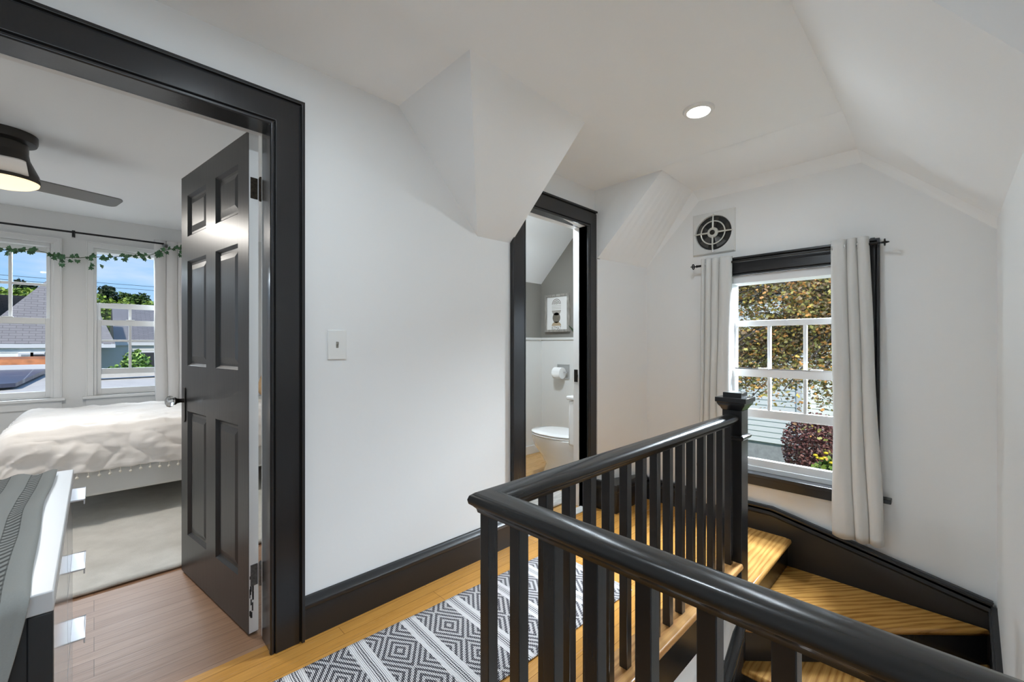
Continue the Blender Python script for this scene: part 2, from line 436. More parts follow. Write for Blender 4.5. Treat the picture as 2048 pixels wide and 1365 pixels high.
# ------------------------------------------------------------------ setting: walls
w = MB()
for x0, x1, z0, z1 in ((-2.4, A0, 0, CZ + .1), (A0, A1, AT, CZ + .1), (A1, B0, 0, CZ + .1), (B0, B1, BT, CZ + .1), (B1, 3.7, 0, CZ + .1)):
    w.box((x0, YA, z0), (x1, YA + .12, z1))
struct(w.build('wall_left', 'wall'), 'white plaster hallway wall holding both black-framed doorways', 'wall')
# end wall with window opening
WY0, WY1, WZ0, WZ1 = .37, 1.06, .335, 1.632
w = MB()
T = .16
w.box((XB, WY1, -2.7), (XB + T, YA, CZ + .1)); w.box((XB, YR - .1, -2.7), (XB + T, WY0, CZ + .1))
w.box((XB, WY0, -2.7), (XB + T, WY1, WZ0)); w.box((XB, WY0, WZ1), (XB + T, WY1, CZ + .1))
struct(w.build('wall_end', 'wall'), 'white end wall around the hall window and exhaust fan', 'wall')
w = MB().box((.45, YR - .1, -2.7), (XB + T, YR, CZ + .1)).box((-1.2, YR - .1, 2.02), (.45, YR, CZ + .1)).box((-1.2, YR - .1, -.2), (-.55, YR, 2.02))  # doorway gap lets in light from the added side room
struct(w.build('wall_right', 'wall'), 'smooth white wall along the right side of the stairwell', 'wall')
w = MB().box((-1.2, YR - .1, -.2), (-1.1, YA, CZ + .1))
struct(w.build('wall_back', 'wall'), 'white hallway wall behind the viewer', 'wall')
w = MB().box((-1.6, -1.8, -.2), (-1.5, YR - .1, CZ + .1)).box((1.3, -1.8, -.2), (1.4, YR - .1, CZ + .1)).box((-1.5, -1.8, CZ), (1.3, YR - .1, CZ + .1)).box((-1.5, -1.8, -.1), (1.3, YR, 0))  # invented side room that carries light into the hall
for q in (((-1.5, -1.8, 0), (1.3, -1.7, 1.2)), ((-1.5, -1.8, 2.2), (1.3, -1.7, CZ)), ((-1.5, -1.8, 1.2), (-.75, -1.7, 2.2)), ((.65, -1.8, 1.2), (1.3, -1.7, 2.2))): w.box(*q)
struct(w.build('wall_added_room', 'wall'), 'white walls of a side room added behind the viewer for light', 'wall')
w = MB()
for q in (((-.75, -1.78, 1.2), (-.70, -1.72, 2.2)), ((.60, -1.78, 1.2), (.65, -1.72, 2.2)), ((-.70, -1.78, 2.15), (.60, -1.72, 2.2)), ((-.70, -1.78, 1.2), (.60, -1.72, 1.25))): w.box(*q)
struct(w.build('added_window', 'winwhite'), 'window frame added in the unseen side room for its lamp', 'window')  # window added in front of the side room lamp
# short skewed knee wall right of the bathroom door
w = MB(); poly = [(2.596, 1.772), (XB, 1.62), (XB, YA), (2.596, YA)]
w.prism(poly, lambda a, c: (a, c, 0), lambda a, c: (a, c, 1.79))
struct(w.build('wall_corner', 'wall'), 'short white wall between bathroom door and end wall', 'wall')
# stairwell walls below the floor
w = MB().box((.66, .69, -2.7), (2.235, .76, -.02)).box((.58, YR, -2.7), (.66, .76, -.02)).box((2.235, .69, -2.7), (XB, .76, -.02)).box((.58, YR, -2.75), (XB, .76, -2.65))
struct(w.build('wall_stairwell', 'wall'), 'white wall of the stairwell under the gallery edge', 'wall')

# ceiling -------------------------------------------------------------------
c = MB()
c.box((-1.2, YR - .1, CZ), (XB + T, YA + .02, CZ + .1))
P1 = (1.018, YA, CZ); P2 = (1.015, 1.265, CZ); P3 = (1.497, YA, 1.764); P3b = (1.753, YA, 1.768); P4 = (1.764, 1.278, CZ); P5 = (1.764, YA, CZ)
c.face([P1, P3, P2]); c.face([P2, P3, P3b, P4]); c.face([P4, P3b, P5])
# slope over the corner knee wall + its cheek
K1 = (2.596, 1.279, CZ); K2 = (2.596, YA, CZ); K3 = (2.596, YA, 1.76); K4 = (2.596, 1.772, 1.795)
c.face([K1, K4, K3, K2])
NE = 8
for i in range(NE):
    t0, t1 = i / NE, (i + 1) / NE
    def tp(t): return Vector((2.596 + (2.985 - 2.596) * t, 1.279 - .03 * t, CZ - .045 * t))
    def bt(t): return Vector((2.596 + (3.03 - 2.596) * t, 1.772 - .152 * t, 1.795 - .036 * t))
    c.face([tp(t0), bt(t0), bt(t1), tp(t1)])
c.face([(2.985, 1.249, CZ - .045), (3.03, 1.62, 1.759), (3.03, 1.225, 2.178)])
# ceiling settling toward the end wall and its little cove
c.face([(2.55, 1.279, CZ - .001), (2.985, 1.249, 2.244), (2.985, .35, 2.244), (2.55, .355, CZ - .001)])
c.face([(2.985, 1.249, 2.244), (3.03, 1.225, 2.178), (3.03, .337, 2.178), (2.985, .35, 2.244)])
# right-hand slope
R0 = (1.115, .365, CZ); R1 = (1.47, YR, 1.757); R2 = (2.985, .35, 2.244); R3 = (2.985, YR, 1.757)
c.face([R0, R1, (2.55, YR, 1.757), (2.55, .355, CZ - .001)]); c.face([(2.55, .355, CZ - .001), (2.55, YR, 1.757), R3, R2])
c.face([R2, R3, (3.03, YR, 1.715), (3.03, .337, 2.178)])
c.face([R0, (1.115, YR, CZ), R1])
struct(c.build('ceiling', 'ceil', weld=False), 'white hallway ceiling with sloped dormer planes', 'ceiling')
c = MB().box((-3.2, -1, 2.56), (4.4, YW + .5, 2.62))  # unseen slab added to block the sun above the rooms
struct(c.build('roof', 'concrete'), 'unseen flat roof slab added over the rooms to keep sunlight out', 'roof')

# floors -----------------------------------------------------------------------
f = MB()
f.box((-1.2, .70, -.16), (2.24, YA + .06, 0)); f.box((2.24, .69, -.03), (XB, YA + .06, 0)); f.box((-1.2, YR, -.16), (.60, .70, 0))
struct(f.build('floor', 'floor', origin=(0, 0, 0)), 'golden oak strip floor of the hallway', 'floor')
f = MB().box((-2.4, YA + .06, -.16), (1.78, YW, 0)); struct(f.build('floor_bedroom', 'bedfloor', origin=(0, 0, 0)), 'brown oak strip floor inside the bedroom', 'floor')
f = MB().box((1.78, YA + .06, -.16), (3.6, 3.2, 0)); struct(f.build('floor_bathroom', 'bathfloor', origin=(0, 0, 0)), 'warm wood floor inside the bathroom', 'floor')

# baseboards -------------------------------------------------------------------
BP = [(0, 0), (.018, 0), (.018, .122), (.024, .124), (.027, .130), (.027, .140), (.020, .146), (.016, .156), (.010, .164), (0, .166)]
pmA = lambda a, c, d: (a, c, d)
bsb = MB().sweep([(1.749, YA), (.594, YA)], BP, pmA)
struct(bsb.build('baseboard_left', 'blackh', smooth=True), 'glossy black baseboard along the hallway wall between the doors', 'baseboard')
bsb = MB().sweep([(A0 - .112, YA), (-1.1, YA)], BP, pmA)
struct(bsb.build('baseboard_far_left', 'blackh', smooth=True), 'black baseboard left of the bedroom doorway', 'baseboard')
# boxed base under the corner knee wall
bsb = MB().box((2.627, 1.604, 0), (3.0, YA, .19)).box((2.575, 1.604, 0), (2.627, YA - .001, .19)).sweep([(3.0, 1.604), (2.575, 1.604), (2.575, YA)][::-1], [(0, .14), (-.008, .15), (-.010, .17), (-.004, .185), (0, .2), (.03, .2), (.03, .14)], pmA)
struct(bsb.build('baseboard_corner', 'blackh', bev=.003), 'boxed black baseboard beside the bathroom door', 'baseboard')
# end wall skirt following the stairs, with moulded cap
top = [(1.604, .145), (.77, .145), (-.14, -.055)]
sk = MB().prism([(1.604, 0.0), (1.604, .145), (.77, .145), (-.14, -.055), (-.14, -.75), (.70, -.75), (.70, 0.0)], lambda a, c: (3.0, a, c), lambda a, c: (XB, a, c))
sk.sweep(top, [(.0, 0), (-.004, -.010), (.012, -.014), (.022, -.008), (.03, .006), (.03, .03), (-.03, .03), (-.03, .0), (-.034, -.004), (-.024, -.008), (-.02, 0)], lambda a, c, d: (3.0 + d, a, c - .012))
struct(sk.build('baseboard_end', 'blackh', smooth=True), 'black stepped skirt board under the hall window beside the stairs', 'baseboard')
sk = MB().prism([(3.0, -.055), (2.62, -.22), (2.14, -.46), (.9, -1.4), (.9, -2.4), (3.0, -2.4)], lambda a, c: (a, YR, c), lambda a, c: (a, YR + .02, c))
sk.sweep([(3.0, -.055), (2.62, -.22), (2.14, -.46), (.9, -1.4)], [(.0, .02), (.0, .028), (.02, .028), (.035, .022), (.035, 0), (0, 0)], lambda a, c, d: (a, YR + d, c - .015))
struct(sk.build('baseboard_right', 'blackh', smooth=True), 'black skirt board descending along the right stair wall', 'baseboard')
sk = MB().prism([(2.16, -.20), (2.0, -.335), (.9, -1.25), (.9, -2.3), (2.16, -2.3)], lambda a, c: (a, .69, c), lambda a, c: (a, .668, c))
sk.sweep([(2.16, -.20), (2.0, -.335), (.9, -1.25)], [(-.03, 0), (-.03, .026), (-.02, .032), (0, .03), (.01, .022), (.014, 0)], lambda a, c, d: (a, .668 - d + .022, c))
struct(sk.build('baseboard_stairwell', 'blackh', smooth=True), 'black skirt board descending the stairwell wall below the gallery', 'baseboard')

# door casings -------------------------------------------------------------------
CP = [(-.008, 0), (-.008, .012), (-.004, .017), (.004, .017), (.006, .010), (.010, .020), (.094, .020), (.096, .014), (.099, .014), (.1, .030), (.112, .030), (.112, 0)]
def casing(x0, x1, zt, y, sgn, mirror=None):
    mb = MB(); mb.sweep([(x0, 0), (x0, zt), (x1, zt), (x1, 0)], CP, lambda a, c, d: (a, y - sgn * d, c)); return mb
t = casing(A0, A1, AT, YA, 1); jl = MB()
t.box((A0 - .02, YA, 0), (A0 + .012, YA + .11, AT)); t.box((A1 - .004, YA, 0), (A1 + .02, YA + .11, AT)); t.box((A0, YA, AT - .001), (A1, YA + .11, AT + .02))
struct(t.build('trim_1', 'black', bev=.0015), 'wide black door casing around the open bedroom doorway', 'door frame')
t = MB().box((A0 - .05, YA + .11, 0), (A0 + .004, YA + .135, AT + .06)).box((A1 + .0, YA + .11, 0), (A1 + .06, YA + .135, AT + .06)).box((A0, YA + .108, AT - .002), (A1, YA + .135, AT + .06))
struct(t.build('trim_2', 'white'), 'white inner trim on the bedroom side of its doorway', 'door frame')
t = casing(B0, B1, BT, YA, 1)
t.box((B1 - .0, YA, 0), (B1 + .02, YA + .075, BT)).box((B0 - .02, YA, 0), (B0, YA + .075, BT)).box((B0, YA, BT), (B1, YA + .075, BT + .02))
struct(t.build('trim_3', 'black', bev=.0015), 'black door casing around the narrow bathroom doorway', 'door frame')
t = MB().box((B1 - .002, YA + .075, 0), (B1 + .02, YA + .125, BT + .05)).box((B0 - .02, YA + .075, 0), (B0 + .002, YA + .125, BT + .05)).box((B0, YA + .075, BT - .002), (B1, YA + .125, BT + .05))
jm = struct(t.build('trim_4', 'white', bev=.0015), 'white inner jamb of the bathroom doorway with a latch strike', 'door frame')
sp = MB().box((B1 - .006, YA + .085, .90), (B1 - .0015, YA + .115, .99)).box((B1 - .012, YA + .082, .935), (B1 - .004, YA + .09, .955)).build('strike_plate', 'dkmetal', jm)
tag(sp, 'dark metal latch strike')
t = MB().box((B0, YA - .01, 0), (B1, YA + .06, .008)).build('door_threshold', 'marble', bev=.002)
struct(t, 'white marble threshold strip in the bathroom doorway', 'threshold')
t['kind'] = 'structure'; t.name = 'trim_5'

# ------------------------------------------------------------------ bedroom door (six panels)
DX, DY = .442, 1.96
ang = math.atan2(2.769 - 1.96, .323 - .442)          # leaf direction
MD = Matrix.Translation((DX, DY, 0)) @ Matrix.Rotation(ang, 4, 'Z')   # local x = along leaf, local -y = toward hinge side thickness
DW, DT, DH = .8177, .035, 2.028
door = thing('door_1', 'open black six-panel bedroom door with a glass knob', 'door', (DX, DY, 0), kind='structure')
class LB(MB):                                           # builder that works in leaf space
    def lbox(s, a, b2, mi=0): return s.box(a, b2, MD, mi)
dl = LB()
cols = [(.103, .352), (.468, .726)]; rows = [(.214, .838), (1.066, 1.592), (1.715, 1.922)]
# thickness runs toward local -y (away from the viewer's face, i.e. +X)
def L(x0, x1, z0, z1, y0=-DT, y1=0.0, mi=0): dl.lbox((x0, y0, z0), (x1, y1, z1), mi)
L(0, .103, .01, DH); L(.726, DW, .01, DH); L(.352, .468, .01, DH)
for z0, z1 in ((.01, .214), (.838, 1.066), (1.592, 1.715), (1.922, DH)): L(.103, .352, z0, z1); L(.468, .726, z0, z1)
for x0, x1 in cols:
    for z0, z1 in rows:
        L(x0, x1, z0, z1, -.023, -.013)
        for side in (0, 1):
            y_o, y_i = ((-.0005, -.013) if side == 0 else (-DT + .0005, -.022))
            # moulding slope and raised field
            def fr(ins0, ins1, ya, yb):
                o = [(x0 + ins0, z0 + ins0), (x1 - ins0, z0 + ins0), (x1 - ins0, z1 - ins0), (x0 + ins0, z1 - ins0)]
                i_ = [(x0 + ins1, z0 + ins1), (x1 - ins1, z0 + ins1), (x1 - ins1, z1 - ins1), (x0 + ins1, z1 - ins1)]
                for k in range(4):
                    j = (k + 1) % 4
                    dl.face([MD @ Vector((o[k][0], ya, o[k][1])), MD @ Vector((o[j][0], ya, o[j][1])), MD @ Vector((i_[j][0], yb, i_[j][1])), MD @ Vector((i_[k][0], yb, i_[k][1]))])
            fr(0, .004, y_o, y_o + (-.004 if side == 0 else .004)); fr(.004, .012, y_o + (-.004 if side == 0 else .004), y_i)
            fr(.022, .048, y_i, y_i + (.007 if side == 0 else -.007))
            yq = y_i + (.007 if side == 0 else -.007); q = .048
            dl.face([MD @ Vector(p) for p in ((x0 + q, yq, z0 + q), (x1 - q, yq, z0 + q), (x1 - q, yq, z1 - q), (x0 + q, yq, z1 - q))])
dl.build('door_panel', 'doorblack', door, smooth=True, angle=20, weld=False)
de = LB().lbox((-.002, -DT + .0005, .012), (-.0002, -.0015, DH)).lbox((0.0, -DT - .002, .012), (DW, -DT - .0005, DH))
o = de.build('door_edge', 'white', door); tag(o, 'white painted hinge edge with chipped black paint')
dk = LB(); random.seed(3)
for k in range(16):
    z = .05 + random.random() ** 1.6 * .22; y = -.002 - random.random() * .012
    dk.lbox((-.0030, y - .003 - random.random() * .004, z), (-.0019, y, z + .006 + random.random() * .03))
dk.build('paint_chip', 'doorblack', door)
for z0, mat_, lab in ((1.76, 'hinged', 'dark brass hinge'), (.20, 'hinge', 'grey painted hinge')):
    h = LB().lbox((-.004, -DT + .002, z0), (-.0018, -.006, z0 + .085))
    p = MD @ Vector((-.010, -DT - .006, 0)); h.lathe([(.006, z0 - .006), (.007, z0), (.007, z0 + .085), (.004, z0 + .093)], (p.x, p.y, 0), seg=10)
    h.box((p.x, p.y - .045, z0), (p.x + .012, p.y, z0 + .085))
    o = h.build('hinge', mat_, door, bev=.001); tag(o, lab)
e = LB().lbox((.750, 0, .79), (.790, .005, .94)); 
e.prism([(.750, .94), (.790, .94), (.784, .951), (.770, .956), (.756, .951)], lambda a, c: MD @ Vector((a, 0, c)), lambda a, c: MD @ Vector((a, .005, c)))
e.prism([(.750, .79), (.756, .781), (.770, .777), (.784, .781), (.790, .79)], lambda a, c: MD @ Vector((a, 0, c)), lambda a, c: MD @ Vector((a, .005, c)))
esc = e.build('escutcheon', 'dkmetal', door, bev=.0012); tag(esc, 'dark metal escutcheon plate')
kb = MB(); prof = [(.012, 0), (.010, .012), (.013, .026), (.019, .034), (.019, .038)]
def leaf_lathe(mb, prof, seg):
    base = MB().lathe(prof, (0, 0, 0), 'Y', seg); R = MD @ Matrix.Translation((.770, .005, .888))
    mb.add([R @ p for p in base.v], base.f)
leaf_lathe(kb, prof, 16); kb.build('knob_shank', 'dkmetal', esc, smooth=True)
kc = MB(); leaf_lathe(kc, [(.017, .038), (.026, .046), (.029, .056), (.024, .068), (.014, .073)], 8)
o = kc.build('door_knob', 'crystal', esc); tag(o, 'faceted clear glass knob')

# ------------------------------------------------------------------ stairs
stair = thing('staircase', 'winder staircase with oak treads and black risers below the hall window', 'staircase', (2.6, .3, -1.5))
def tread(poly, z, mat_, th=.028, rnd=.012):
    mb = MB().prism(poly, lambda a, c: (a, c, z - th), lambda a, c: (a, c, z))
    return mb.build('tread', mat_, stair, bev=rnd)
def riser(a, b_, z0, z1, th=.02):
    a, b_ = Vector(a), Vector(b_); t = (b_ - a).normalized(); n = Vector((-t.y, t.x)) * th
    mb = MB().prism([a, b_, b_ + n, a + n], lambda p, q: (p, q, z0), lambda p, q: (p, q, z1)); return mb.build('riser', 'black', stair)
tread([(2.15, .659), (2.998, .659), (2.998, .90), (2.25, .90), (2.25, .765), (2.15, .765)], .0025, 'treadx', .03, .011)
riser((2.998, .681), (2.16, .681), Z2, -.026, -.01)
tread([(2.198, .671), (2.205, .655), (2.978, -.132), (2.999, -.137), (2.999, .69), (2.198, .69)], Z2, 'treadd')
riser((2.998, -.112), (2.215, .688), Z3, Z2 - .026)
tread([(2.135, .686), (2.135, YR + .021), (2.999, YR + .021), (2.999, -.1), (2.22, .686)], Z3, 'tread')
riser((2.16, YR + .02), (2.16, .686), Z3 - .163, Z3 - .026, -.015)
zz, xx_ = Z3, 2.135
for k in range(6):
    zz -= .163; x0 = xx_ - .225
    tread([(x0, .667), (x0, YR + .021), (xx_ + .03, YR + .021), (xx_ + .03, .667)], zz, 'tread')
    riser((x0 + .025, YR + .02), (x0 + .025, .667), zz - .163, zz - .026, -.015); xx_ = x0

# gallery curb with oak nosing cap and black fascia
ct = thing('trim_6', 'oak nosing cap over black fascia along the stairwell edge', 'curb', (1.3, .7, 0), kind='structure')
n = MB()
pth = [(.595, YR), (.595, .7205), (2.146, .7205)]
n.sweep(pth, [(-.0535, .128), (-.058, .141), (-.0535, .155), (.0535, .155), (.0535, .128)], lambda a, c, d: (a, c, d))
n.build('nosing', 'nosing', ct, bev=.004)
f_ = MB().sweep([(.605, YR), (.605, .715), (2.16, .715)], [(-.026, -.037), (-.026, .13), (.045, .13), (.045, .0), (.0, .0), (0, -.037)], lambda a, c, d: (a, c, d))
f_.build('fascia', 'black', ct)

# balustrade
rail = thing('stair_railing', 'glossy black balustrade with square balusters around the stairwell', 'railing', (.628, .715, .155))
RPh = [(-.018, .798), (-.020, .806), (-.026, .812), (-.0325, .817), (-.0345, .826), (-.0315, .835), (-.022, .842), (-.008, .846)]
RP = RPh + [(-x_, z_) for x_, z_ in RPh[::-1]]
hr = MB().sweep([(.628, YR), (.628, .715), (2.150, .715)], RP, lambda a, c, d: (a, c, d))
hr.build('handrail', 'blackrail', rail, smooth=True, angle=40)
bal0 = MB().box((-.014, -.014, 0), (.014, .014, .652))
bm0 = None
def baluster(x, y):
    global bm0
    if bm0 is None:
        o = bal0.build('baluster', 'black', None, bev=.0015, origin=(0, 0, 0)); bm0 = o
    else:
        o = bm0.copy(); COL.objects.link(o)
    o.parent = rail; o.location = Vector((x, y, .154)) - Vector(rail.location)
baluster(.628, .715)
for yl in (.635, .543, .447, .349, .252, .158, .063, -.035, -.12): baluster(.628, yl - .014)
for xl in (.709, .805, .899, .994, 1.088, 1.187, 1.285, 1.382, 1.479, 1.58, 1.676, 1.78, 1.884, 1.989, 2.093): baluster(xl + .014, .715)
# newel post
NX0, NX1, NY0, NY1 = 2.148, 2.238, .672, .758
nw = MB().box((NX0, NY0, Z3 - .005), (NX1, NY1, .88))
nwo = nw.build('newel_post', 'black', rail, bev=.002)
def ringprof(prof):
    mb = MB(); mb.sweep([(NX0, NY0), (NX0, NY1), (NX1, NY1), (NX1, NY0)], prof, lambda a, c, d: (a, c, d), closed=True); return mb
ringprof([(-.001, .722), (.008, .726), (.012, .734), (.012, .740), (.005, .746), (-.001, .748)]).build('newel_band', 'black', nwo, smooth=True)
cp = ringprof([(-.001, .862), (.004, .868), (.007, .876), (.014, .884), (.018, .892), (.019, .899), (.025, .901), (.025, .922), (-.001, .924)])
cp.box((NX0 - .0, NY0 - .0, .86), (NX1, NY1, .923)).box((NX0 + .002, NY0 + .002, .922), (NX1 - .002, NY1 - .002, .945))
cp.build('newel_cap', 'black', nwo, bev=.0012)
# wall handrail down the stairs
hb = thing('stair_handrail', 'black stair handrail fixed to the stairwell wall below the gallery', 'handrail', (2.0, .64, -.1))
MB().tube([(2.045, .635, -.045), (1.99, .635, -.085), (1.5, .635, -.44), (1.0, .635, -.80)], [.016, .024, .024, .024], 12).build('rail', 'blackrail', hb, smooth=True)
MB().tube([(1.93, .69, -.19), (1.93, .655, -.185), (1.93, .64, -.15)], .006, 8).build('bracket', 'iron', hb, smooth=True)

# unseen globe added to brighten the lower stairwell
sc0 = thing('stairwell_fill_light', 'unseen glowing globe added low in the stairwell to brighten it', 'wall light', (1.25, YR, -.95))
MB().lathe([(.05, 0), (.05, .02), (.02, .03), (.015, .05)], (1.25, YR, -.95), 'Y', 20).build('backplate', 'white', sc0, smooth=True)
MB().sphere((1.25, YR + .11, -.95), .062, 20, 12).build('globe', 'stairfill', sc0, smooth=True)

# ------------------------------------------------------------------ windows
def sash(mb, a0, a1, z0, z1, pm, stile, top_, bot, d0, d1, muntv=(), munth=(), mw=.012):
    def bx(p, q, r, s_): 
        v0 = pm(p, q, d0); v1 = pm(r, s_, d1); mb.box(v0, v1)
    bx(a0, z0, a0 + stile, z1); bx(a1 - stile, z0, a1, z1); bx(a0 + stile, z0, a1 - stile, z0 + bot); bx(a0 + stile, z1 - top_, a1 - stile, z1)
    for m_ in muntv: bx(m_ - mw / 2, z0 + bot, m_ + mw / 2, z1 - top_)
    for m_ in munth: mb.box(pm(a0 + stile, m_ - mw / 2, d0 + .0015), pm(a1 - stile, m_ + mw / 2, d1 - .0015))
def glass(a0, a1, z0, z1, pm, d): 
    mb = MB(); mb.box(pm(a0, z0, d), pm(a1, z1, d + .003)); return mb

# hall window (window_1): plane map a = Y, d measured outward (+X)
pmB = lambda a, z, d: (XB + d, a, z)
win = thing('window_1', 'double-hung hall window with lowered three-pane upper sash', 'window', (XB, .715, WZ0), kind='structure')
cs = MB(); CP2 = [(w_ * 1.0, d_) for w_, d_ in CP]
cs.sweep([(-WY1, .355), (-WY1, WZ1), (-WY0, WZ1), (-WY0, .355)], CP2, lambda a, c, d: (XB - d, -a, c))
o = cs.build('casing', 'black', win, bev=.0015); tag(o, 'black casing')
st_ = MB().box((XB - .055, WY0 - .16, .333), (XB + .03, WY1 + .16, .356)).box((XB - .024, WY0 - .10, .277), (XB, WY1 + .10, .333)).build('sill', 'black', win, bev=.004); tag(st_, 'black sill and apron')
fm = MB()
fm.box((XB + .005, WY0 - .01, .345), (XB + .15, WY0 + .045, WZ1)).box((XB + .005, WY1 - .045, .345), (XB + .15, WY1 + .01, WZ1)).box((XB + .005, WY0 + .045, 1.575), (XB + .15, WY1 - .045, WZ1 + .01)).box((XB + .03, WY0 + .045, .345), (XB + .15, WY1 - .045, .385))
fm.build('frame', 'winwhite', win, bev=.003)
us = MB(); sash(us, .395, 1.032, .694, 1.33, lambda a, z, d: (XB + d, a, z), .03, .037, .053, .075, .105, muntv=(.615, .810), mw=.018)
us.build('upper_sash', 'winwhite', win, bev=.003)
ls = MB(); sash(ls, .395, 1.032, .385, 1.015, lambda a, z, d: (XB + d, a, z), .03, .053, .045, .038, .070)
lso = ls.build('lower_sash', 'winwhite', win, bev=.003)
MB().box((XB + .03, .80, 1.012), (XB + .06, .86, 1.022)).build('sash_lock', 'winwhite', lso, bev=.002)
MB().box((XB + .03, .52, 1.012), (XB + .06, .58, 1.022)).build('sash_lock', 'winwhite', lso, bev=.002)
glass(.42, 1.005, .74, 1.30, pmB, .09).build('glass_pane', 'glass', win)
glass(.42, 1.005, .42, .97, pmB, .053).build('glass_pane', 'glass', win)

# bedroom windows + window wall
wall = MB()
V1 = (-.75, -.243, .725, 2.02); V2 = (-.002, .482, .725, 2.02)
for x0, x1, z0, z1 in ((-2.4, V1[0], -.2, CZ + .1), (V1[1], V2[0], -.2, CZ + .1), (V2[1], 1.9, -.2, CZ + .1), (V1[0], V1[1], -.2, .725), (V2[0], V2[1], -.2, .725), (V1[0], V1[1], 2.02, CZ + .1), (V2[0], V2[1], 2.02, CZ + .1)):
    wall.box((x0, YW, z0), (x1, YW + .15, z1))
struct(wall.build('wall_bedroom_window', 'bedwall_shaded'), 'bedroom wall holding the two double-hung windows', 'wall')
struct(MB().box((-2.5, YA + .1, -.2), (-2.4, 2.75, CZ + .1)).box((-2.5, 4.05, -.2), (-2.4, YW + .15, CZ + .1)).box((-2.5, 2.75, -.2), (-2.4, 4.05, .75)).box((-2.5, 2.75, 1.95), (-2.4, 4.05, CZ + .1)).build('wall_bedroom_left', 'wall'), 'bedroom wall out of sight to the left', 'wall')  # opening made for the lamp added outside this wall
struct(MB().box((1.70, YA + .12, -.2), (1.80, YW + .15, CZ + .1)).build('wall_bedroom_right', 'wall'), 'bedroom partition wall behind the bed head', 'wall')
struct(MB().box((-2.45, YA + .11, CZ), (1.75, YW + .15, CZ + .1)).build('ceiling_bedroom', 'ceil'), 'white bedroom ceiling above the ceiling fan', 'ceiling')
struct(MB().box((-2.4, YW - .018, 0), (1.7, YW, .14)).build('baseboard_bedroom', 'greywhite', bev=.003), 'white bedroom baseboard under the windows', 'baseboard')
pmW = lambda a, z, d: (a, YW + d, z)
def bed_window(nm, label, V, lowered, mv, mh):
    x0, x1, z0, z1 = V
    wn = thing(nm, label, 'window', ((x0 + x1) / 2, YW, z0), kind='structure')
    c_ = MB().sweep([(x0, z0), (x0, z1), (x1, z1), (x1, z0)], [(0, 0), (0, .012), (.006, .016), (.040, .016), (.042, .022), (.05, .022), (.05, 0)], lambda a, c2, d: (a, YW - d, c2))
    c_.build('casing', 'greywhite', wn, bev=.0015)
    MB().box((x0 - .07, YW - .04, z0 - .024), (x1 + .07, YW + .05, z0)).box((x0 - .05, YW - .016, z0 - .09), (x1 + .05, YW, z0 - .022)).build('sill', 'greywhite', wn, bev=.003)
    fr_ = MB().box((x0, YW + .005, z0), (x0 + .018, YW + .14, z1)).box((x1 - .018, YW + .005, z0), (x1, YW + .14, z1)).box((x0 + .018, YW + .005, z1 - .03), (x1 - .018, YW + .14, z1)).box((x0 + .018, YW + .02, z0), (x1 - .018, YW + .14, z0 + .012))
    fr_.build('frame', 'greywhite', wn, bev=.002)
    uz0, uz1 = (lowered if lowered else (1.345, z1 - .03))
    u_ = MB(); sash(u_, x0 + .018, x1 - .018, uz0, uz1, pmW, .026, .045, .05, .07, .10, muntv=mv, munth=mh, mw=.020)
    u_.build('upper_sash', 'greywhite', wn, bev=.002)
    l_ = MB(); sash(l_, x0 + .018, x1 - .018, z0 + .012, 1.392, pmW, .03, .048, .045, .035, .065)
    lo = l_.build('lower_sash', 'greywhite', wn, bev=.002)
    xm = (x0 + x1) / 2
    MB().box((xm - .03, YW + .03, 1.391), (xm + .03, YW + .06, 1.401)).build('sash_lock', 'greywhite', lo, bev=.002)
    glass(x0 + .04, x1 - .04, uz0 + .04, uz1 - .04, pmW, .083).build('glass_pane', 'glass', wn)
    glass(x0 + .04, x1 - .04, z0 + .05, 1.35, pmW, .048).build('glass_pane', 'glass', wn)
bed_window('window_2', 'left bedroom window with closed four-pane upper sash', V1, None, (-.485,), (1.675,))
bed_window('window_3', 'right bedroom window with its upper sash slid down', V2, (.907, 1.545), (.240,), (1.207,))

# ------------------------------------------------------------------ curtains
def drape(y0t, y1t, y0b, y1b, z1, z0, x, amp, folds, seed, mat_, parent, axis='Y', bounds=None):
    rnd = random.Random(seed); ph = [rnd.uniform(-.5, .5) for _ in range(8)]
    def fn(u, v):
        t = v; uu = u
        y = (y0t + (y1t - y0t) * uu) * (1 - t) + (y0b + (y1b - y0b) * uu) * t
        ww = 1 - .25 * t
        up = uu + (.010 * math.sin(5 * t + ph[0]) + .014 * t * math.sin(3 * uu + ph[1])) * math.sin(PI * uu)
        if bounds:
            k = max(i for i in range(len(bounds) - 1) if bounds[i] <= max(up, 0)); up = (k + min(1, max(0, (up - bounds[k]) / (bounds[k + 1] - bounds[k])))) / (len(bounds) - 1)
        a = 2 * PI * folds * up
        s_ = -(2 * abs(math.sin(a / 2)) ** .22 - 1)
        d = amp * ww * s_ + .005 * mnoise.noise(Vector((uu * 7, t * 5, seed)))
        y += .006 * math.sin(9 * t + ph[2] + 4 * uu) * t
        z = z1 + (z0 - z1) * t + .004 * math.cos(a) * (1 if t > .99 else 0)
        return (x + d, y, z) if axis == 'Y' else (y, x + d, z)
    return MB().grid(40 * folds, 46, fn).build('curtain_panel', mat_, parent, smooth=True, angle=80, solid=.004)
CX = 2.957
c1 = thing('curtain', 'grey linen curtain gathered left of the hall window below the exhaust fan', 'curtain', (CX, 1.08, .11), 'hall window curtains')
drape(1.172, .985, 1.19, 1.005, 1.748, .11, CX, .030, 4, 1, 'curtain', c1, bounds=(0, .14, .36, .60, 1.001))
c2 = thing('curtain', 'grey linen curtain gathered at the right side of the hall window', 'curtain', (CX, .38, .11), 'hall window curtains')
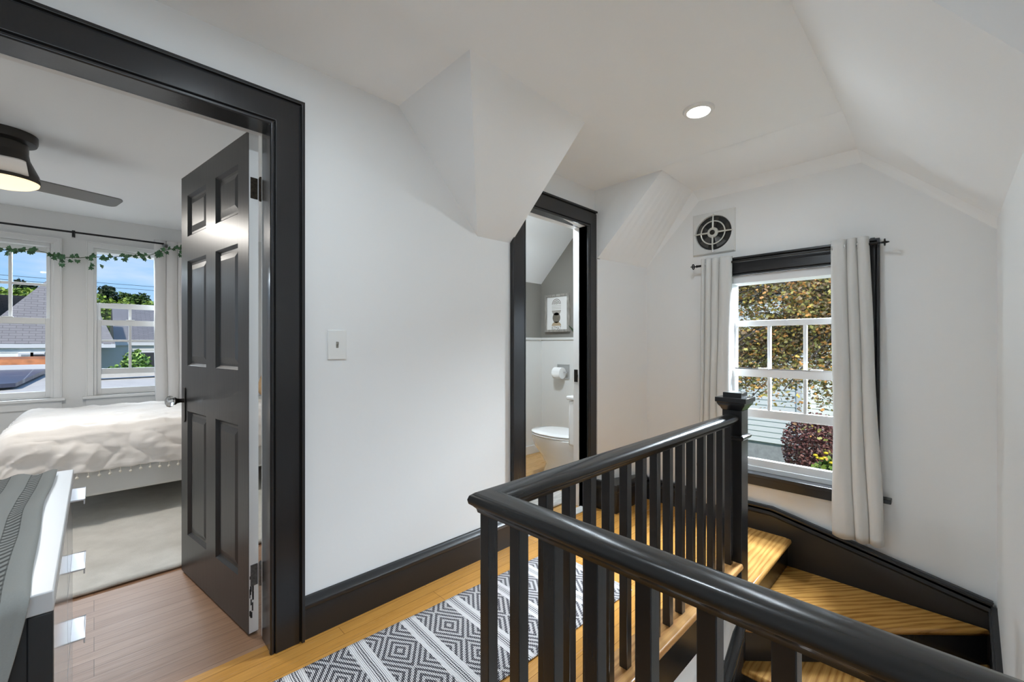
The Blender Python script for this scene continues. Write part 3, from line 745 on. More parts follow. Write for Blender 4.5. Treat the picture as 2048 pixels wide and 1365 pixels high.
drape(.462, .300, .452, .238, 1.750, .108, CX, .030, 3, 2, 'curtain', c2, bounds=(0, .44, .71, 1.001))
RZ = 1.708
def torus(mb, c, R, r, axis, seg=20, s2=8):
    c = Vector(c); vs = []
    for i in range(seg):
        a = 2 * PI * i / seg
        for j in range(s2):
            b_ = 2 * PI * j / s2; q = (R + r * math.cos(b_)); p = (q * math.cos(a), q * math.sin(a), r * math.sin(b_))
            p = {'Z': p, 'Y': (p[0], p[2], p[1]), 'X': (p[2], p[0], p[1])}[axis]; vs.append(c + Vector(p))
    mb.add(vs, [(i * s2 + j, ((i + 1) % seg) * s2 + j, ((i + 1) % seg) * s2 + (j + 1) % s2, i * s2 + (j + 1) % s2) for i in range(seg) for j in range(s2)])
for cc, ys in ((c1, (1.145, 1.08, 1.02)), (c2, (.452, .40, .345))):
    for y in ys:
        mb = MB(); torus(mb, (CX, y, RZ), .021, .0045, 'Y'); mb.build('grommet', 'chrome', cc, smooth=True)
cr = thing('curtain_rod', 'thin black curtain rod with ball finials above the hall window', 'curtain rod', (CX, .72, RZ))
MB().tube([(CX, 1.205, RZ), (CX, .262, RZ)], .0075, 12).build('rod', 'iron', cr, smooth=True)
for y, s_ in ((1.205, 1), (.262, -1)):
    mb = MB(); cy = y + s_ * .028
    for k in range(4):
        base = MB(); torus(base, (0, 0, 0), .0165, .0036, 'X', 18, 6); R = Matrix.Translation((CX, cy, RZ)) @ Matrix.Rotation(k * PI / 4, 4, 'Y') @ Matrix.Rotation(PI / 2, 4, 'Z')
        mb.add([R @ p for p in base.v], base.f)
    torus(mb, (CX, cy, RZ), .0165, .0028, 'Z', 18, 6)
    mb.lathe([(.006, 0), (.010, .004), (.006, .010)], (CX, y if s_ > 0 else y - .010, RZ), 'Y', 12)
    mb.build('finial', 'iron', cr, smooth=True)
for y in (1.182, .290):
    MB().tube([(XB, y, RZ), (CX, y, RZ)], .005, 8).box((XB - .004, y - .010, RZ - .03), (XB, y + .010, RZ + .045)).build('bracket', 'iron', cr)
hk = thing('curtain_holdback', 'small black curtain holdback knob low on the end wall', 'holdback', (XB, .258, .362))
MB().tube([(XB, .258, .362), (XB - .05, .258, .362)], .006, 10).build('stem', 'iron', hk, smooth=True)
MB().lathe([(.010, .045), (.014, .05), (.014, .058), (.008, .064)], (XB, .258, .362), '-X', 14).build('knob', 'iron', hk, smooth=True)

# bedroom curtain and rod
bc = thing('curtain', 'pale grey bedroom curtain hanging beside the right bedroom window', 'curtain', (.52, 5.13, .2))
drape(.40, .66, .41, .68, 2.15, .25, 5.165, .022, 3, 5, 'bedcurtain', bc, axis='X')
br = thing('curtain_rod', 'thin black curtain rod above the two bedroom windows', 'curtain rod', (-.3, 5.14, 2.12))
MB().tube([(-1.3, 5.14, 2.118), (.468, 5.14, 2.116)], .008, 10).build('rod', 'iron', br, smooth=True)
MB().box((-.135, YW - .005, 2.09), (-.115, YW, 2.15)).tube([(-.125, YW, 2.118), (-.125, 5.14, 2.118)], .006, 8).box((-.132, 5.125, 2.075), (-.118, 5.15, 2.112)).build('bracket', 'iron', br)
MB().sphere((.478, 5.14, 2.10), .021).build('finial', 'crystal', br, smooth=True)

# ivy garland along the window heads
iv = thing('ivy_garland', 'strand of green ivy leaves draped across the bedroom window heads', 'garland', (0, 5.15, 1.93))
pts = [(-.9, 1.95), (-.62, 1.92), (-.523, 1.912), (-.446, 1.914), (-.367, 1.938), (-.286, 1.926), (-.187, 1.900), (-.085, 1.91), (-.009, 1.93), (.085, 1.938), (.198, 1.965), (.37, 2.0), (.478, 2.055), (.533, 2.074), (.60, 2.10)]
MB().tube([(x, 5.10 if x > .38 else 5.16, z) for x, z in pts], .003, 6).build('vine', 'vine', iv, smooth=True)
random.seed(11); lf = MB()
shape = [(0, 0), (.35, -.12), (.62, .05), (.42, .28), (.50, .62), (.22, .58), (0, 1.0), (-.22, .58), (-.50, .62), (-.42, .28), (-.62, .05), (-.35, -.12)]
def ivy_leaf(c, s_):
    R = Matrix.Translation(c) @ Matrix.Rotation(random.uniform(-.9, .9), 4, 'Z') @ Matrix.Rotation(random.uniform(-.5, .5), 4, 'X') @ Matrix.Rotation(random.uniform(1.6, 4.7), 4, 'Y')
    vs = [R @ Vector((a * s_, .12 * s_ * abs(a), b_ * s_)) for a, b_ in shape] + [R @ Vector((0, -.1 * s_, .35 * s_))]
    lf.add(vs, [(k, (k + 1) % 12, 12) for k in range(12)])
for k in range(len(pts) - 1):
    (xa, za), (xb, zb) = pts[k], pts[k + 1]; L_ = math.hypot(xb - xa, zb - za)
    for j in range(max(2, int(L_ / .016))):
        t = random.random(); x = xa + (xb - xa) * t
        ivy_leaf((x, (5.10 if x > .38 else 5.16) + random.uniform(-.03, .02), za + (zb - za) * t + random.uniform(-.025, .022)), random.uniform(.026, .042))
for x, z in ((-.19, 1.84), (-.012, 1.835), (-.02, 1.86), (.60, 2.06), (.60, 2.13), (.59, 2.03), (.05, 1.86)):
    ivy_leaf((x, 5.12, z), .036)
lf.build('leaves', 'leafivy', iv, solid=.001, weld=False)

# ------------------------------------------------------------------ light switch
sw = thing('light_switch', 'white toggle light switch plate on the hallway wall between the doors', 'light switch', (.7295, YA, 1.109))
MB().box((.69, YA - .006, 1.109), (.769, YA, 1.233)).build('plate', 'plate', sw, bev=.003)
MB().box((.7245, YA - .0075, 1.158), (.7345, YA - .0055, 1.184)).box((.7255, YA - .014, 1.172), (.7335, YA - .005, 1.183)).build('toggle', 'toggle', sw, bev=.001)
for z in (1.143, 1.199): MB().lathe([(.003, 0), (.003, .001)], (.7295, YA - .006, z), '-Y', 10).build('screw', 'plate', sw)

# ------------------------------------------------------------------ exhaust fan on the end wall
FY, FZ, FS = 1.123, 1.935, .140
ef = thing('exhaust_fan', 'vintage square wall exhaust fan with round cross grille by the ceiling', 'exhaust fan', (XB, FY, FZ - FS))
fp = MB(); N = 48; R_ = .119
def sq(a):
    c_, s_ = math.cos(a), math.sin(a); k = FS / max(abs(c_), abs(s_)); return (c_ * k, s_ * k * 1.03)
for i in range(N):
    a0, a1 = 2 * PI * i / N, 2 * PI * (i + 1) / N
    p = lambda a, r, d: (XB - d, FY + r * math.cos(a), FZ + r * math.sin(a)); q = lambda a, d, k=1.0: (XB - d, FY + sq(a)[0] * k, FZ + sq(a)[1] * k)
    fp.face([q(a0, .014, .94), q(a1, .014, .94), p(a1, R_, .016), p(a0, R_, .016)]); fp.face([q(a0, .006), q(a1, .006), q(a1, .014, .94), q(a0, .014, .94)])
    fp.face([q(a0, 0), q(a1, 0), q(a1, .006), q(a0, .006)]); fp.face([p(a0, R_, .016), p(a1, R_, .016), p(a1, R_ - .004, .004), p(a0, R_ - .004, .004)])
fp.build('face_plate', 'fanplate', ef, smooth=True, angle=30)
MB().lathe([(R_, .0), (R_, .004), (.0001, .005)], (XB, FY, FZ), '-X', 40).build('housing', 'fandark', ef)
fb = MB()
for k in range(5):
    a = 2 * PI * k / 5 + .3
    fb.grid(8, 5, lambda u, v: (XB - .008 - .008 * (u - .5) * 1.6, FY + (.03 + .075 * v) * math.cos(a + (u - .5) * .8), FZ + (.03 + .075 * v) * math.sin(a + (u - .5) * .8)))
fb.build('fan_blade', 'fanblade', ef, smooth=True, angle=80)
gr = MB(); torus(gr, (XB - .02, FY, FZ), .078, .0045, 'X', 40, 8)
for k in range(4):
    a = k * PI / 2 + .02; c_, s_ = math.cos(a), math.sin(a)
    gr.tube([(XB - .022, FY + .03 * c_, FZ + .03 * s_), (XB - .022, FY + .09 * c_, FZ + .09 * s_), (XB - .018, FY + .126 * c_, FZ + .126 * s_)], [.0065, .0055, .004], 8)
gr.lathe([(.036, .016), (.036, .022), (.030, .028), (.018, .029)], (XB, FY, FZ), '-X', 28)
gr.build('grille', 'cream', ef, smooth=True)
MB().lathe([(.017, .028), (.017, .031), (.010, .034)], (XB, FY, FZ), '-X', 20).build('hub_emblem', 'dkmetal', ef)
MB().tube([(XB - .022, FY - .002, FZ - .112), (XB - .022, FY - .002, FZ - .135)], [.004, .006], 8).build('pull_chain', 'chrome', ef, smooth=True)

# ------------------------------------------------------------------ recessed ceiling lights
def downlight(x, y, label, power=11, group='recessed downlights in the hall ceiling'):
    r = thing('recessed_light', label, 'ceiling light', (x, y, CZ), group)
    MB().lathe([(.051, -.012), (.056, -.013), (.066, -.010), (.070, -.004), (.070, 0)], (x, y, CZ), seg=36).build('trim_ring', 'white', r, smooth=True)
    MB().lathe([(.0001, -.0135), (.050, -.0135), (.051, -.012)], (x, y, CZ), seg=32).build('lens', 'lens', r)
    l = bpy.data.lights.new('downlight_lamp', 'AREA'); l.shape = 'DISK'; l.size = .098; l.energy = power; l.color = COOL
    lo = bpy.data.objects.new('downlight_lamp', l); COL.objects.link(lo); lo.parent = r; lo.location = (0, 0, -.015)
HALL_W = 11
COOL = (.79, .905, 1.0)
downlight(2.055, .832, 'round recessed ceiling light glowing above the stairwell', 4.5)
downlight(.35, .85, 'unseen round recessed light added nearest the viewer to brighten the hall', 9)  # second downlight is added out of view for hall brightness
# ------------------------------------------------------------------ hall runner
rx, ry, ra = .25, 1.638, math.radians(-2.4)
rg = MB().grid(120, 30, lambda u, v: (u * 1.60, -RUN_W + v * RUN_W, .004 + .0022 * mnoise.noise(Vector((u * 9, v * 3, 1)))))
rgo = rg.build('runner_rug', 'runner', None, smooth=True, origin=(0, 0, 0), solid=.005, angle=80); rgo.location = (rx, ry, .002); rgo.rotation_euler = (0, 0, ra)
tag(rgo, 'black and white woven diamond runner rug on the hallway floor', 'rug')

# ------------------------------------------------------------------ dresser with scarf
DF, DB, DN, DFAR, DTOP = -.041, -.46, .90, 1.735, .818
dr = thing('dresser', 'white-topped black dresser at the left edge with lip drawer pulls', 'dresser', ((DF + DB) / 2, 1.3, 0))
MB().box((DB, DN, DTOP - .03), (DF, DFAR, DTOP)).build('top', 'dresserw', dr, bev=.002)
MB().box((DB, DN + .002, .05), (DF - .024, DFAR - .002, DTOP - .03)).box((DB + .03, DN + .03, 0), (DF - .05, DFAR - .03, .05)).box((DF - .0265, DN, .05), (DF - .001, DN + .02, DTOP - .03)).build('body', 'dresserb', dr, bev=.002)
MB().box((DF - .022, DN + .022, .07), (DF - .002, 1.40, DTOP - .036)).build('door', 'drawer', dr, bev=.002)
for z0, z1 in ((.60, .782), (.42, .594), (.07, .414)):
    d_ = MB().box((DF - .022, 1.406, z0), (DF - .002, DFAR - .004, z1)).build('drawer', 'drawer', dr, bev=.002)
    zt = {.60: .772, .42: .592, .07: .412}[z0]
    MB().box((DF - .004, 1.565, zt - .004), (DF + .0245, 1.695, zt)).box((DF + .0215, 1.565, zt - .014), (DF + .0245, 1.695, zt)).build('pull', 'pull', d_, bev=.001)
sc_ = MB()
def scarf(u, v):
    # v: 0 far end on the top -> 1 hanging down the near end ; u: 0 back edge -> 1 front edge
    vv = min(v, .62) / .62; edge = -.072 - .005 * math.sin(vv * PI) + .011 * vv ** 3 + .002 * math.sin(v * 19)
    x = DB - .01 + (edge - DB + .01) * u
    Ltop = DFAR - .02 - DN; s_ = v * (Ltop + .52)
    wr = .006 * mnoise.noise(Vector((u * 8, v * 10, 3))) + .004 * math.sin(u * 40 + 2 * v)
    if s_ < Ltop: return (x, DFAR - .02 - s_, DTOP + .006 + wr + .004 * u * 0)
    q = s_ - Ltop; return (x - (.19 * q + .35 * q * q) * u, DN - .012 - .02 * min(1, q * 8) + wr * 1.5, DTOP + .004 - q)
sc_.grid(46, 110, scarf, uvfn=lambda u, v: (u * .38, v * 1.33))
o = sc_.build('table_scarf', 'scarf', None, smooth=True, angle=80, solid=.003); tag(o, 'grey cloth with dark ladder stripes draped over the dresser', 'scarf')

# ------------------------------------------------------------------ bedroom furniture
bed = thing('bed', 'low bed with pale upholstered frame under the bedroom windows', 'bed', (.62, 4.5, 0))
BX0, BX1, BY0, BY1 = -.40, 1.62, 3.81, 5.09
MB().box((BX0, BY0, .205), (BX1, BY1, .45)).build('bed_frame', 'bedframe', bed, bev=.02)
for x in (BX0 + .12, BX1 - .1):
    for y in (BY0 + .15, BY1 - .1): MB().box((x - .03, y - .03, .019), (x + .03, y + .03, .21)).build('leg', 'bedframe', bed)
MB().box((BX0 + .02, BY0 + .02, .44), (BX1, BY1 - .02, .635)).build('mattress', 'sheet', bed, bev=.05)
MB().box((BX1, BY0, .1), (BX1 + .06, BY1, .98)).build('headboard', 'bedframe', bed, bev=.02)
sp_ = thing('bedspread', 'white cotton bedspread with pompom hem over the bed', 'bedspread', (.4, 4.4, .66))
SX0, SX1 = BX0 - .012, 1.12
def spread(u, v):
    # v: 0 at wall side top -> 1 front hem ; u: 0 foot (left) -> 1 head
    Ltop, drop, rr = 1.245, .25, .05
    x = SX0 + (SX1 - SX0) * u; s_ = v * (Ltop + drop)
    n1 = mnoise.noise(Vector((x * 2.6 + 3, s_ * 3.4, 0))); n2 = mnoise.noise(Vector((x * 7 + s_ * 5, s_ * 9 - x * 3, 4))); n3 = mnoise.noise(Vector((x * 16, s_ * 26, 7)))
    rdg = (.5 - abs(mnoise.noise(Vector((x * 3.2 + s_ * 2.2, s_ * 7.5 - x * 1.2, 11))))) ** 3 + .6 * (.5 - abs(mnoise.noise(Vector((x * 5 - s_ * 3, s_ * 12 + x * 2, 15))))) ** 3
    ztop = .648 + .075 * rdg + .008 * n1 + .011 * n2 + .006 * n3
    dl_ = max(0, 1 - u / .06); 
    z = ztop - .055 * dl_ ** 2
    if s_ < Ltop:
        e_ = max(0, (s_ - (Ltop - rr)) / rr); return (x - .01 * dl_, BY1 - .03 - s_, z - .035 * e_ ** 2)
    q = s_ - Ltop
    fold = .026 * math.sin(x * 11 - q * 16 + 2.5 * n1) * min(1, q / .1) + .024 * n2 * min(1, q * 6) + .010 * n3 + .17 * ((.5 - abs(mnoise.noise(Vector((x * 5 + q * 6, q * 2.5 - x * 1.5, 21))))) ** 3) * min(1, q * 8)
    return (x + .05 * q, BY0 - .002 - .018 * min(1, q * 10) - abs(fold) * .7 - .01, z - .035 - q * (.98 + .02 * n1))
sb = MB().grid(230, 150, spread)
def foot(u, v):
    y = BY0 - .01 + (BY1 - .03 - BY0) * u
    return (SX0 - .012 - .015 * v - .012 * abs(mnoise.noise(Vector((y * 9, v * 3, 2)))), y, .60 - .235 * v)
sb.grid(60, 14, foot)
sb.build('cloth', 'spread', sp_, smooth=True, angle=80, solid=.004)
for k in range(22):
    x = SX0 + .04 + k * .0495
    p = Vector(spread((x - .0125 - SX0) / (SX1 - SX0), 1.0)); 
    MB().tube([p, p + Vector((0, -.003, -.020))], .002, 6).sphere(p + Vector((0, -.003, -.028)), .0085, 10, 7).build('pompom', 'pompom', sp_, smooth=True)
def pillow(nm, label, c_, sx, sy, sz, mat_, rot):
    R = Matrix.Translation(c_) @ Matrix.Rotation(rot[0], 4, 'Y') @ Matrix.Rotation(rot[1], 4, 'Z'); mb = MB()
    def fn(sg):
        def q(u, v):
            a, b_ = u * 2 - 1, v * 2 - 1; h = ((1 - a ** 4) * (1 - b_ ** 4)) ** .5
            return R @ Vector((a * sx * (1 - .06 * b_ * b_), b_ * sy * (1 - .06 * a * a), sg * sz * h))
        return q
    mb.grid(20, 20, fn(1)); mb.grid(20, 20, fn(-1)); return tag(mb.build(nm, mat_, None, smooth=True, angle=70), label, 'pillow')
pillow('pillow', 'white bed pillow lying behind the door at the bed head', (1.36, 4.5, .775), .2, .32, .075, 'pillow', (-.35, 0))
pillow('cushion', 'tan cushion standing on the bed behind the door', (1.17, 4.3, .88), .19, .22, .07, 'pillowb', (-1.2, 0))
rgb_ = MB().grid(60, 50, lambda u, v: (-1.6 + 3.1 * u, 2.815 + 2.2 * v - .01 * math.sin(u * 6), .012 + .003 * mnoise.noise(Vector((u * 30, v * 22, 0)))))
o = rgb_.build('bedroom_rug', 'bedrug', None, smooth=True, solid=.012, angle=80); tag(o, 'pale low-pile rug on the bedroom floor in front of the bed', 'rug')

# ceiling fan
FX, FYc = -.335, 3.47
cf = thing('ceiling_fan', 'low-profile bedroom ceiling fan with a lit round lens', 'ceiling fan', (FX, FYc, CZ))
MB().lathe([(.085, -.055), (.115, -.045), (.12, -.03), (.12, 0)], (FX, FYc, CZ), seg=36).build('canopy', 'fanmetal', cf, smooth=True)
MB().lathe([(.085, -.10), (.085, -.05)], (FX, FYc, CZ), seg=36).lathe([(.127, -.252), (.127, -.222), (.122, -.205), (.09, -.13), (.085, -.10)], (FX, FYc, CZ), seg=36).build('motor_housing', 'fanmetal', cf, smooth=True)
MB().lathe([(.001, -.292), (.06, -.288), (.10, -.276), (.122, -.262), (.126, -.25)], (FX, FYc, CZ), seg=40).build('light_lens', 'fanlens', cf, smooth=True)
def blade(a, r0, r1, wd, pitch, z, mat_):
    R = Matrix.Translation((FX, FYc, CZ + z)) @ Matrix.Rotation(a, 4, 'Z') @ Matrix.Rotation(pitch, 4, 'X')
    rc = .035; arc = [(rc * math.sin(t * PI / 10), rc * math.cos(t * PI / 10)) for t in range(6)]
    poly = [(r0, -wd * .5)] + [(r1 - rc + a_, -wd * .5 + rc - b_) for a_, b_ in arc] + [(r1 - rc + a_, wd * .5 - rc + b_) for a_, b_ in arc[::-1]] + [(r0, wd * .5)]
    return MB().prism(poly, lambda p, q: R @ Vector((p, q, -.003)), lambda p, q: R @ Vector((p, q, .003))).build('fan_blade', mat_, cf, bev=.001)
blade(math.radians(17), .10, .47, .15, -.14, -.240, 'blade')
blade(math.radians(145), .10, .47, .15, -.14, -.240, 'blade')
blade(math.radians(272), .10, .37, .175, .0, -.232, 'blade_lit')

# ------------------------------------------------------------------ bathroom
BXR, BYB = 3.534, 3.15
bw = MB().box((BXR, YA + .12, 0), (BXR + .1, BYB + .1, 2.6)).box((1.80, BYB, 0), (BXR, BYB + .1, 2.6)).box((1.76, YA + .12, 0), (1.805, BYB + .1, 2.6))
struct(bw.build('wall_bathroom', 'taupe'), 'taupe upper walls of the bathroom', 'wall')
bc_ = MB(); bc_.face([(1.8, BYB, 1.84), (BXR, BYB, 1.84), (BXR, BYB - .5, 2.34), (1.8, BYB - .5, 2.34)]).face([(1.8, BYB - .5, 2.34), (BXR, BYB - .5, 2.34), (BXR, YA + .1, 2.34), (1.8, YA + .1, 2.34)])
struct(bc_.build('ceiling_bathroom', 'ceil'), 'white sloped bathroom ceiling', 'ceiling')
wn_ = MB().box((BXR - .014, YA + .12, 0), (BXR, BYB, 1.235)).box((1.8, BYB - .014, 0), (BXR, BYB, 1.235)).box((BXR - .028, YA + .12, 1.222), (BXR, BYB, 1.248)).box((1.8, BYB - .028, 1.222), (BXR, BYB, 1.248))
wn_.box((BXR - .026, YA + .12, 0), (BXR, BYB, .09)).box((1.8, BYB - .026, 0), (BXR, BYB, .09))
struct(wn_.build('trim_7', 'wains', bev=.003), 'white wainscot with cap rail on the lower bathroom walls', 'wainscot')
# toilet
TX, TY = 2.865, 1.93
to = thing('toilet', 'white ceramic toilet with closed lid inside the bathroom', 'toilet', (TX, TY + .35, 0))
def oval(cx, cy, z, rx_, ry_, n=28, sq_=2.3): return [(cx + rx_ * math.copysign(abs(math.cos(2 * PI * i / n)) ** (2 / sq_), math.cos(2 * PI * i / n)), cy + ry_ * math.copysign(abs(math.sin(2 * PI * i / n)) ** (2 / sq_), math.sin(2 * PI * i / n)), z) for i in range(n)]
def loft(rings):
    mb = MB(); n_ = len(rings[0]); vs = [p for r in rings for p in r]
    mb.add(vs, [(i * n_ + q, i * n_ + (q + 1) % n_, (i + 1) * n_ + (q + 1) % n_, (i + 1) * n_ + q) for i in range(len(rings) - 1) for q in range(n_)] + [tuple(reversed(range(n_))), tuple(range((len(rings) - 1) * n_, len(rings) * n_))]); return mb
bcY = TY + .385
loft([oval(TX, TY + .34, 0, .125, .25), oval(TX, TY + .34, .03, .12, .245), oval(TX, TY + .33, .14, .10, .215), oval(TX, TY + .36, .22, .125, .235), oval(TX, bcY, .30, .17, .27), oval(TX, bcY + .01, .36, .182, .285), oval(TX, bcY + .01, .385, .184, .287), oval(TX, bcY + .01, .392, .176, .28)]).build('bowl', 'ceramic', to, smooth=True, angle=50)
loft([oval(TX, bcY + .02, .393, .184, .268), oval(TX, bcY + .02, .400, .19, .275), oval(TX, bcY + .02, .408, .188, .272)]).build('seat', 'ceramic', to, smooth=True, angle=50)
loft([oval(TX, bcY + .02, .411, .184, .268), oval(TX, bcY + .02, .420, .19, .275), oval(TX, bcY + .02, .428, .182, .266), oval(TX, bcY + .02, .433, .13, .2)]).build('lid', 'ceramic', to, smooth=True, angle=50)
MB().box((TX - .19, TY + .0, .37), (TX + .19, TY + .175, .735)).build('tank', 'ceramic', to, bev=.02)
MB().box((TX - .20, TY - .005, .735), (TX + .20, TY + .187, .768)).build('tank_lid', 'ceramic', to, bev=.01)
# paper holder + roll
ph_ = thing('toilet_paper_holder', 'recessed chrome toilet paper holder in the bathroom wainscot', 'paper holder', (BXR - .014, 2.825, .811))
MB().sweep([(2.745, .811), (2.905, .811), (2.905, .966), (2.745, .966)], [(0, 0), (0, .008), (.016, .006), (.016, 0)], lambda a, c, d: (BXR - .014 - d, a, c), closed=True).build('frame', 'nickel', ph_, bev=.001)
MB().box((BXR - .0155, 2.755, .82), (BXR - .0142, 2.895, .957)).build('niche', 'nickel', ph_)
MB().tube([(BXR - .055, 2.75, .885), (BXR - .055, 2.90, .885)], .008, 10).tube([(BXR - .014, 2.762, .885), (BXR - .06, 2.762, .885)], .007, 8).build('roller', 'chrome', ph_, smooth=True)
tp = MB().lathe([(.019, -.052), (.058, -.052), (.06, -.05), (.06, .05), (.058, .052), (.019, .052)], (BXR - .075, 2.84, .876), 'Y', 28)
tp.grid(8, 8, lambda u, v: (BXR - .134 - .006 * math.sin(v * PI), 2.79 + .10 * u * (1 - .35 * v), .885 - .05 * v))
o = tp.build('toilet_paper_roll', 'roll', None, smooth=True); tag(o, 'white toilet paper roll on the recessed chrome holder', 'toilet paper')
# picture
pc = thing('framed_print', 'framed print of arches and circles on the bathroom wall', 'picture', (BXR, 2.905, 1.305))
PY0, PY1, PZ0, PZ1 = 2.742, 3.068, 1.308, 1.706
MB().sweep([(PY0, PZ0), (PY1, PZ0), (PY1, PZ1), (PY0, PZ1)], [(0, 0), (0, .035), (.024, .035), (.024, 0)], lambda a, c, d: (BXR - d, a, c), closed=True).build('frame', 'framewood', pc, bev=.001)
ppo = MB().box((BXR - .022, PY0 + .02, PZ0 + .02), (BXR - .002, PY1 - .02, PZ1 - .02)).build('print', 'paper', pc)
pcx, zt_ = 2.915, 1.665
def art(name, mat_, polys):
    mb = MB()
    for pl in polys: mb.prism([(pcx + a, c) for a, c in pl], lambda a, c: (BXR - .0222, a, c), lambda a, c: (BXR - .0228, a, c))
    mb.build(name, mat_, ppo)
arcs = []
for r in (.060, .043, .027, .012):
    n_ = 14; arcs.append([(r * math.cos(PI * i / n_), 1.600 + r * math.sin(PI * i / n_)) for i in range(n_ + 1)] + [((r - .007) * math.cos(PI * i / n_), 1.600 + (r - .007) * math.sin(PI * i / n_)) for i in range(n_, -1, -1)])
art('rainbow_motif', 'ink', arcs)
art('line_motif', 'ink2', [[(-.062, z), (.062, z), (.062, z + .005), (-.062, z + .005)] for z in (1.583, 1.567, 1.551)])
art('bowl_motif', 'ink2', [[(-.062, 1.538)] + [(.062 * math.cos(PI + PI * i / 14), 1.538 + .055 * math.sin(PI + PI * i / 14)) for i in range(15)]])
art('circle_motif', 'ink', [[(.052 * math.cos(2 * PI * i / 26), 1.458 + .056 * math.sin(2 * PI * i / 26)) for i in range(26)]])
art('arch_motif', 'ink3', [[(-.064, 1.372)] + [(-.064 * math.cos(PI * i / 14), 1.372 + .046 * math.sin(PI * i / 14)) for i in range(15)]])
tc = bpy.data.curves.new('lettering', 'FONT'); tc.body = 'IEZMAT'; tc.size = .06; tc.align_x = 'CENTER'
to_ = bpy.data.objects.new('lettering_src', tc); COL.objects.link(to_); dg = bpy.context.evaluated_depsgraph_get()
me_ = bpy.data.meshes.new_from_object(to_.evaluated_get(dg)); bpy.data.objects.remove(to_)
xs = [v.co.x for v in me_.vertices]; ys = [v.co.y for v in me_.vertices]; kx = .128 / (max(xs) - min(xs)); ky = .036 / (max(ys) - min(ys))
o = bpy.data.objects.new('lettering', me_); COL.objects.link(o); o.parent = ppo
for v in me_.vertices: v.co = Vector((BXR - .0226, pcx - (v.co.x - (max(xs) + min(xs)) / 2) * kx, 1.330 + (v.co.y - min(ys)) * ky)) - world_loc(ppo)
me_.materials.append(M['ink'])
# plant on tank + mat
pl = thing('potted_plant', 'small potted plant with pointed dark leaves on the toilet tank', 'plant', (TX + .06, TY + .10, .768))
MB().lathe([(.035, 0), (.05, .09), (.046, .09), (.044, .08)], (TX + .06, TY + .10, .768), seg=20).build('pot', 'pot', pl, smooth=True)
pv = MB(); random.seed(5)
for a, ln, lean in ((1.0, .36, .12), (3.3, .34, .1), (4.4, .36, .13), (5.5, .30, .14)):
    b0 = Vector((TX + .06, TY + .10, .85)); dirv = Vector((math.cos(a), math.sin(a), 0)); side = Vector((-math.sin(a), math.cos(a), 0))
    def q(u, v): 
        t = v; wd = .020 * (1 - abs(2 * min(max(t, .05), 1) - .75) ** 2 / 1.6) * (1 - t ** 6)
        return b0 + dirv * (lean * ln * t * (.3 + t)) + Vector((0, 0, ln * t * (1 - .10 * t))) + side * (u - .5) * 2 * wd
    pv.grid(3, 12, q)
tipp = [Vector((2.93, 2.03, .85)), Vector((2.90, 2.045, 1.05)), Vector((2.82, 2.06, 1.19)), Vector((2.735, 2.07, 1.262)), Vector((2.655, 2.08, 1.322))]
def q2(u, v):
    k = min(3, int(v * 4)); t = v * 4 - k; p = tipp[k].lerp(tipp[k + 1], t); wd = .022 * math.sin(PI * min(.995, .25 + .75 * v)) + .001
    w_ = (tipp[k + 1] - tipp[k]).cross(Vector((.78, .62, -.1))).normalized()
    return p + w_ * (u - .5) * 2 * wd
pv.grid(3, 14, q2)
pv.build('leaves', 'plant', pl, smooth=True, solid=.002, angle=80)
mtb = MB().grid(20, 14, lambda u, v: (2.02 + .62 * u, 1.98 + .42 * v, .010 + .002 * mnoise.noise(Vector((u * 8, v * 6, 0)))))
o = mtb.build('bath_mat', 'mat', None, smooth=True, solid=.012, angle=80); tag(o, 'mottled grey bath mat just inside the bathroom door', 'mat')
bl = thing('bathroom_fill_dome', 'unseen flush dome added on the bathroom ceiling to light the room', 'ceiling light', (2.3, 2.2, 2.34))  # dome and its lamp are added, unseen, to brighten the bathroom
MB().lathe([(.001, -.10), (.07, -.085), (.11, -.03), (.11, 0)], (2.3, 2.2, 2.34), seg=28).build('glass_dome', 'dome', bl, smooth=True)
l = bpy.data.lights.new('bathroom_fill_lamp', 'AREA'); l.shape = 'DISK'; l.size = .2; l.energy = 22; l.color = COOL
lo = bpy.data.objects.new('bathroom_fill_lamp', l); COL.objects.link(lo); lo.parent = bl; lo.location = (0, 0, -.11)

# ------------------------------------------------------------------ outdoors
GZ = -2.5
o = MB().box((3.4, -14, GZ - .3), (40, 45, GZ)).box((-30, 5.6, GZ - .3), (3.4, 60, GZ)).build('ground', 'grass'); struct(o, 'lawn ground around the houses outdoors', 'lawn')
def lap(mb, pm, a0, a1, z0, z1, step, lapd=.018):
    z = z0
    while z < z1 - 1e-6:
        zt = min(z + step, z1); mb.face([pm(a0, z, lapd), pm(a1, z, lapd), pm(a1, zt, 0), pm(a0, zt, 0)]); mb.face([pm(a0, z, 0), pm(a1, z, 0), pm(a1, z, lapd), pm(a0, z, lapd)]); z = zt
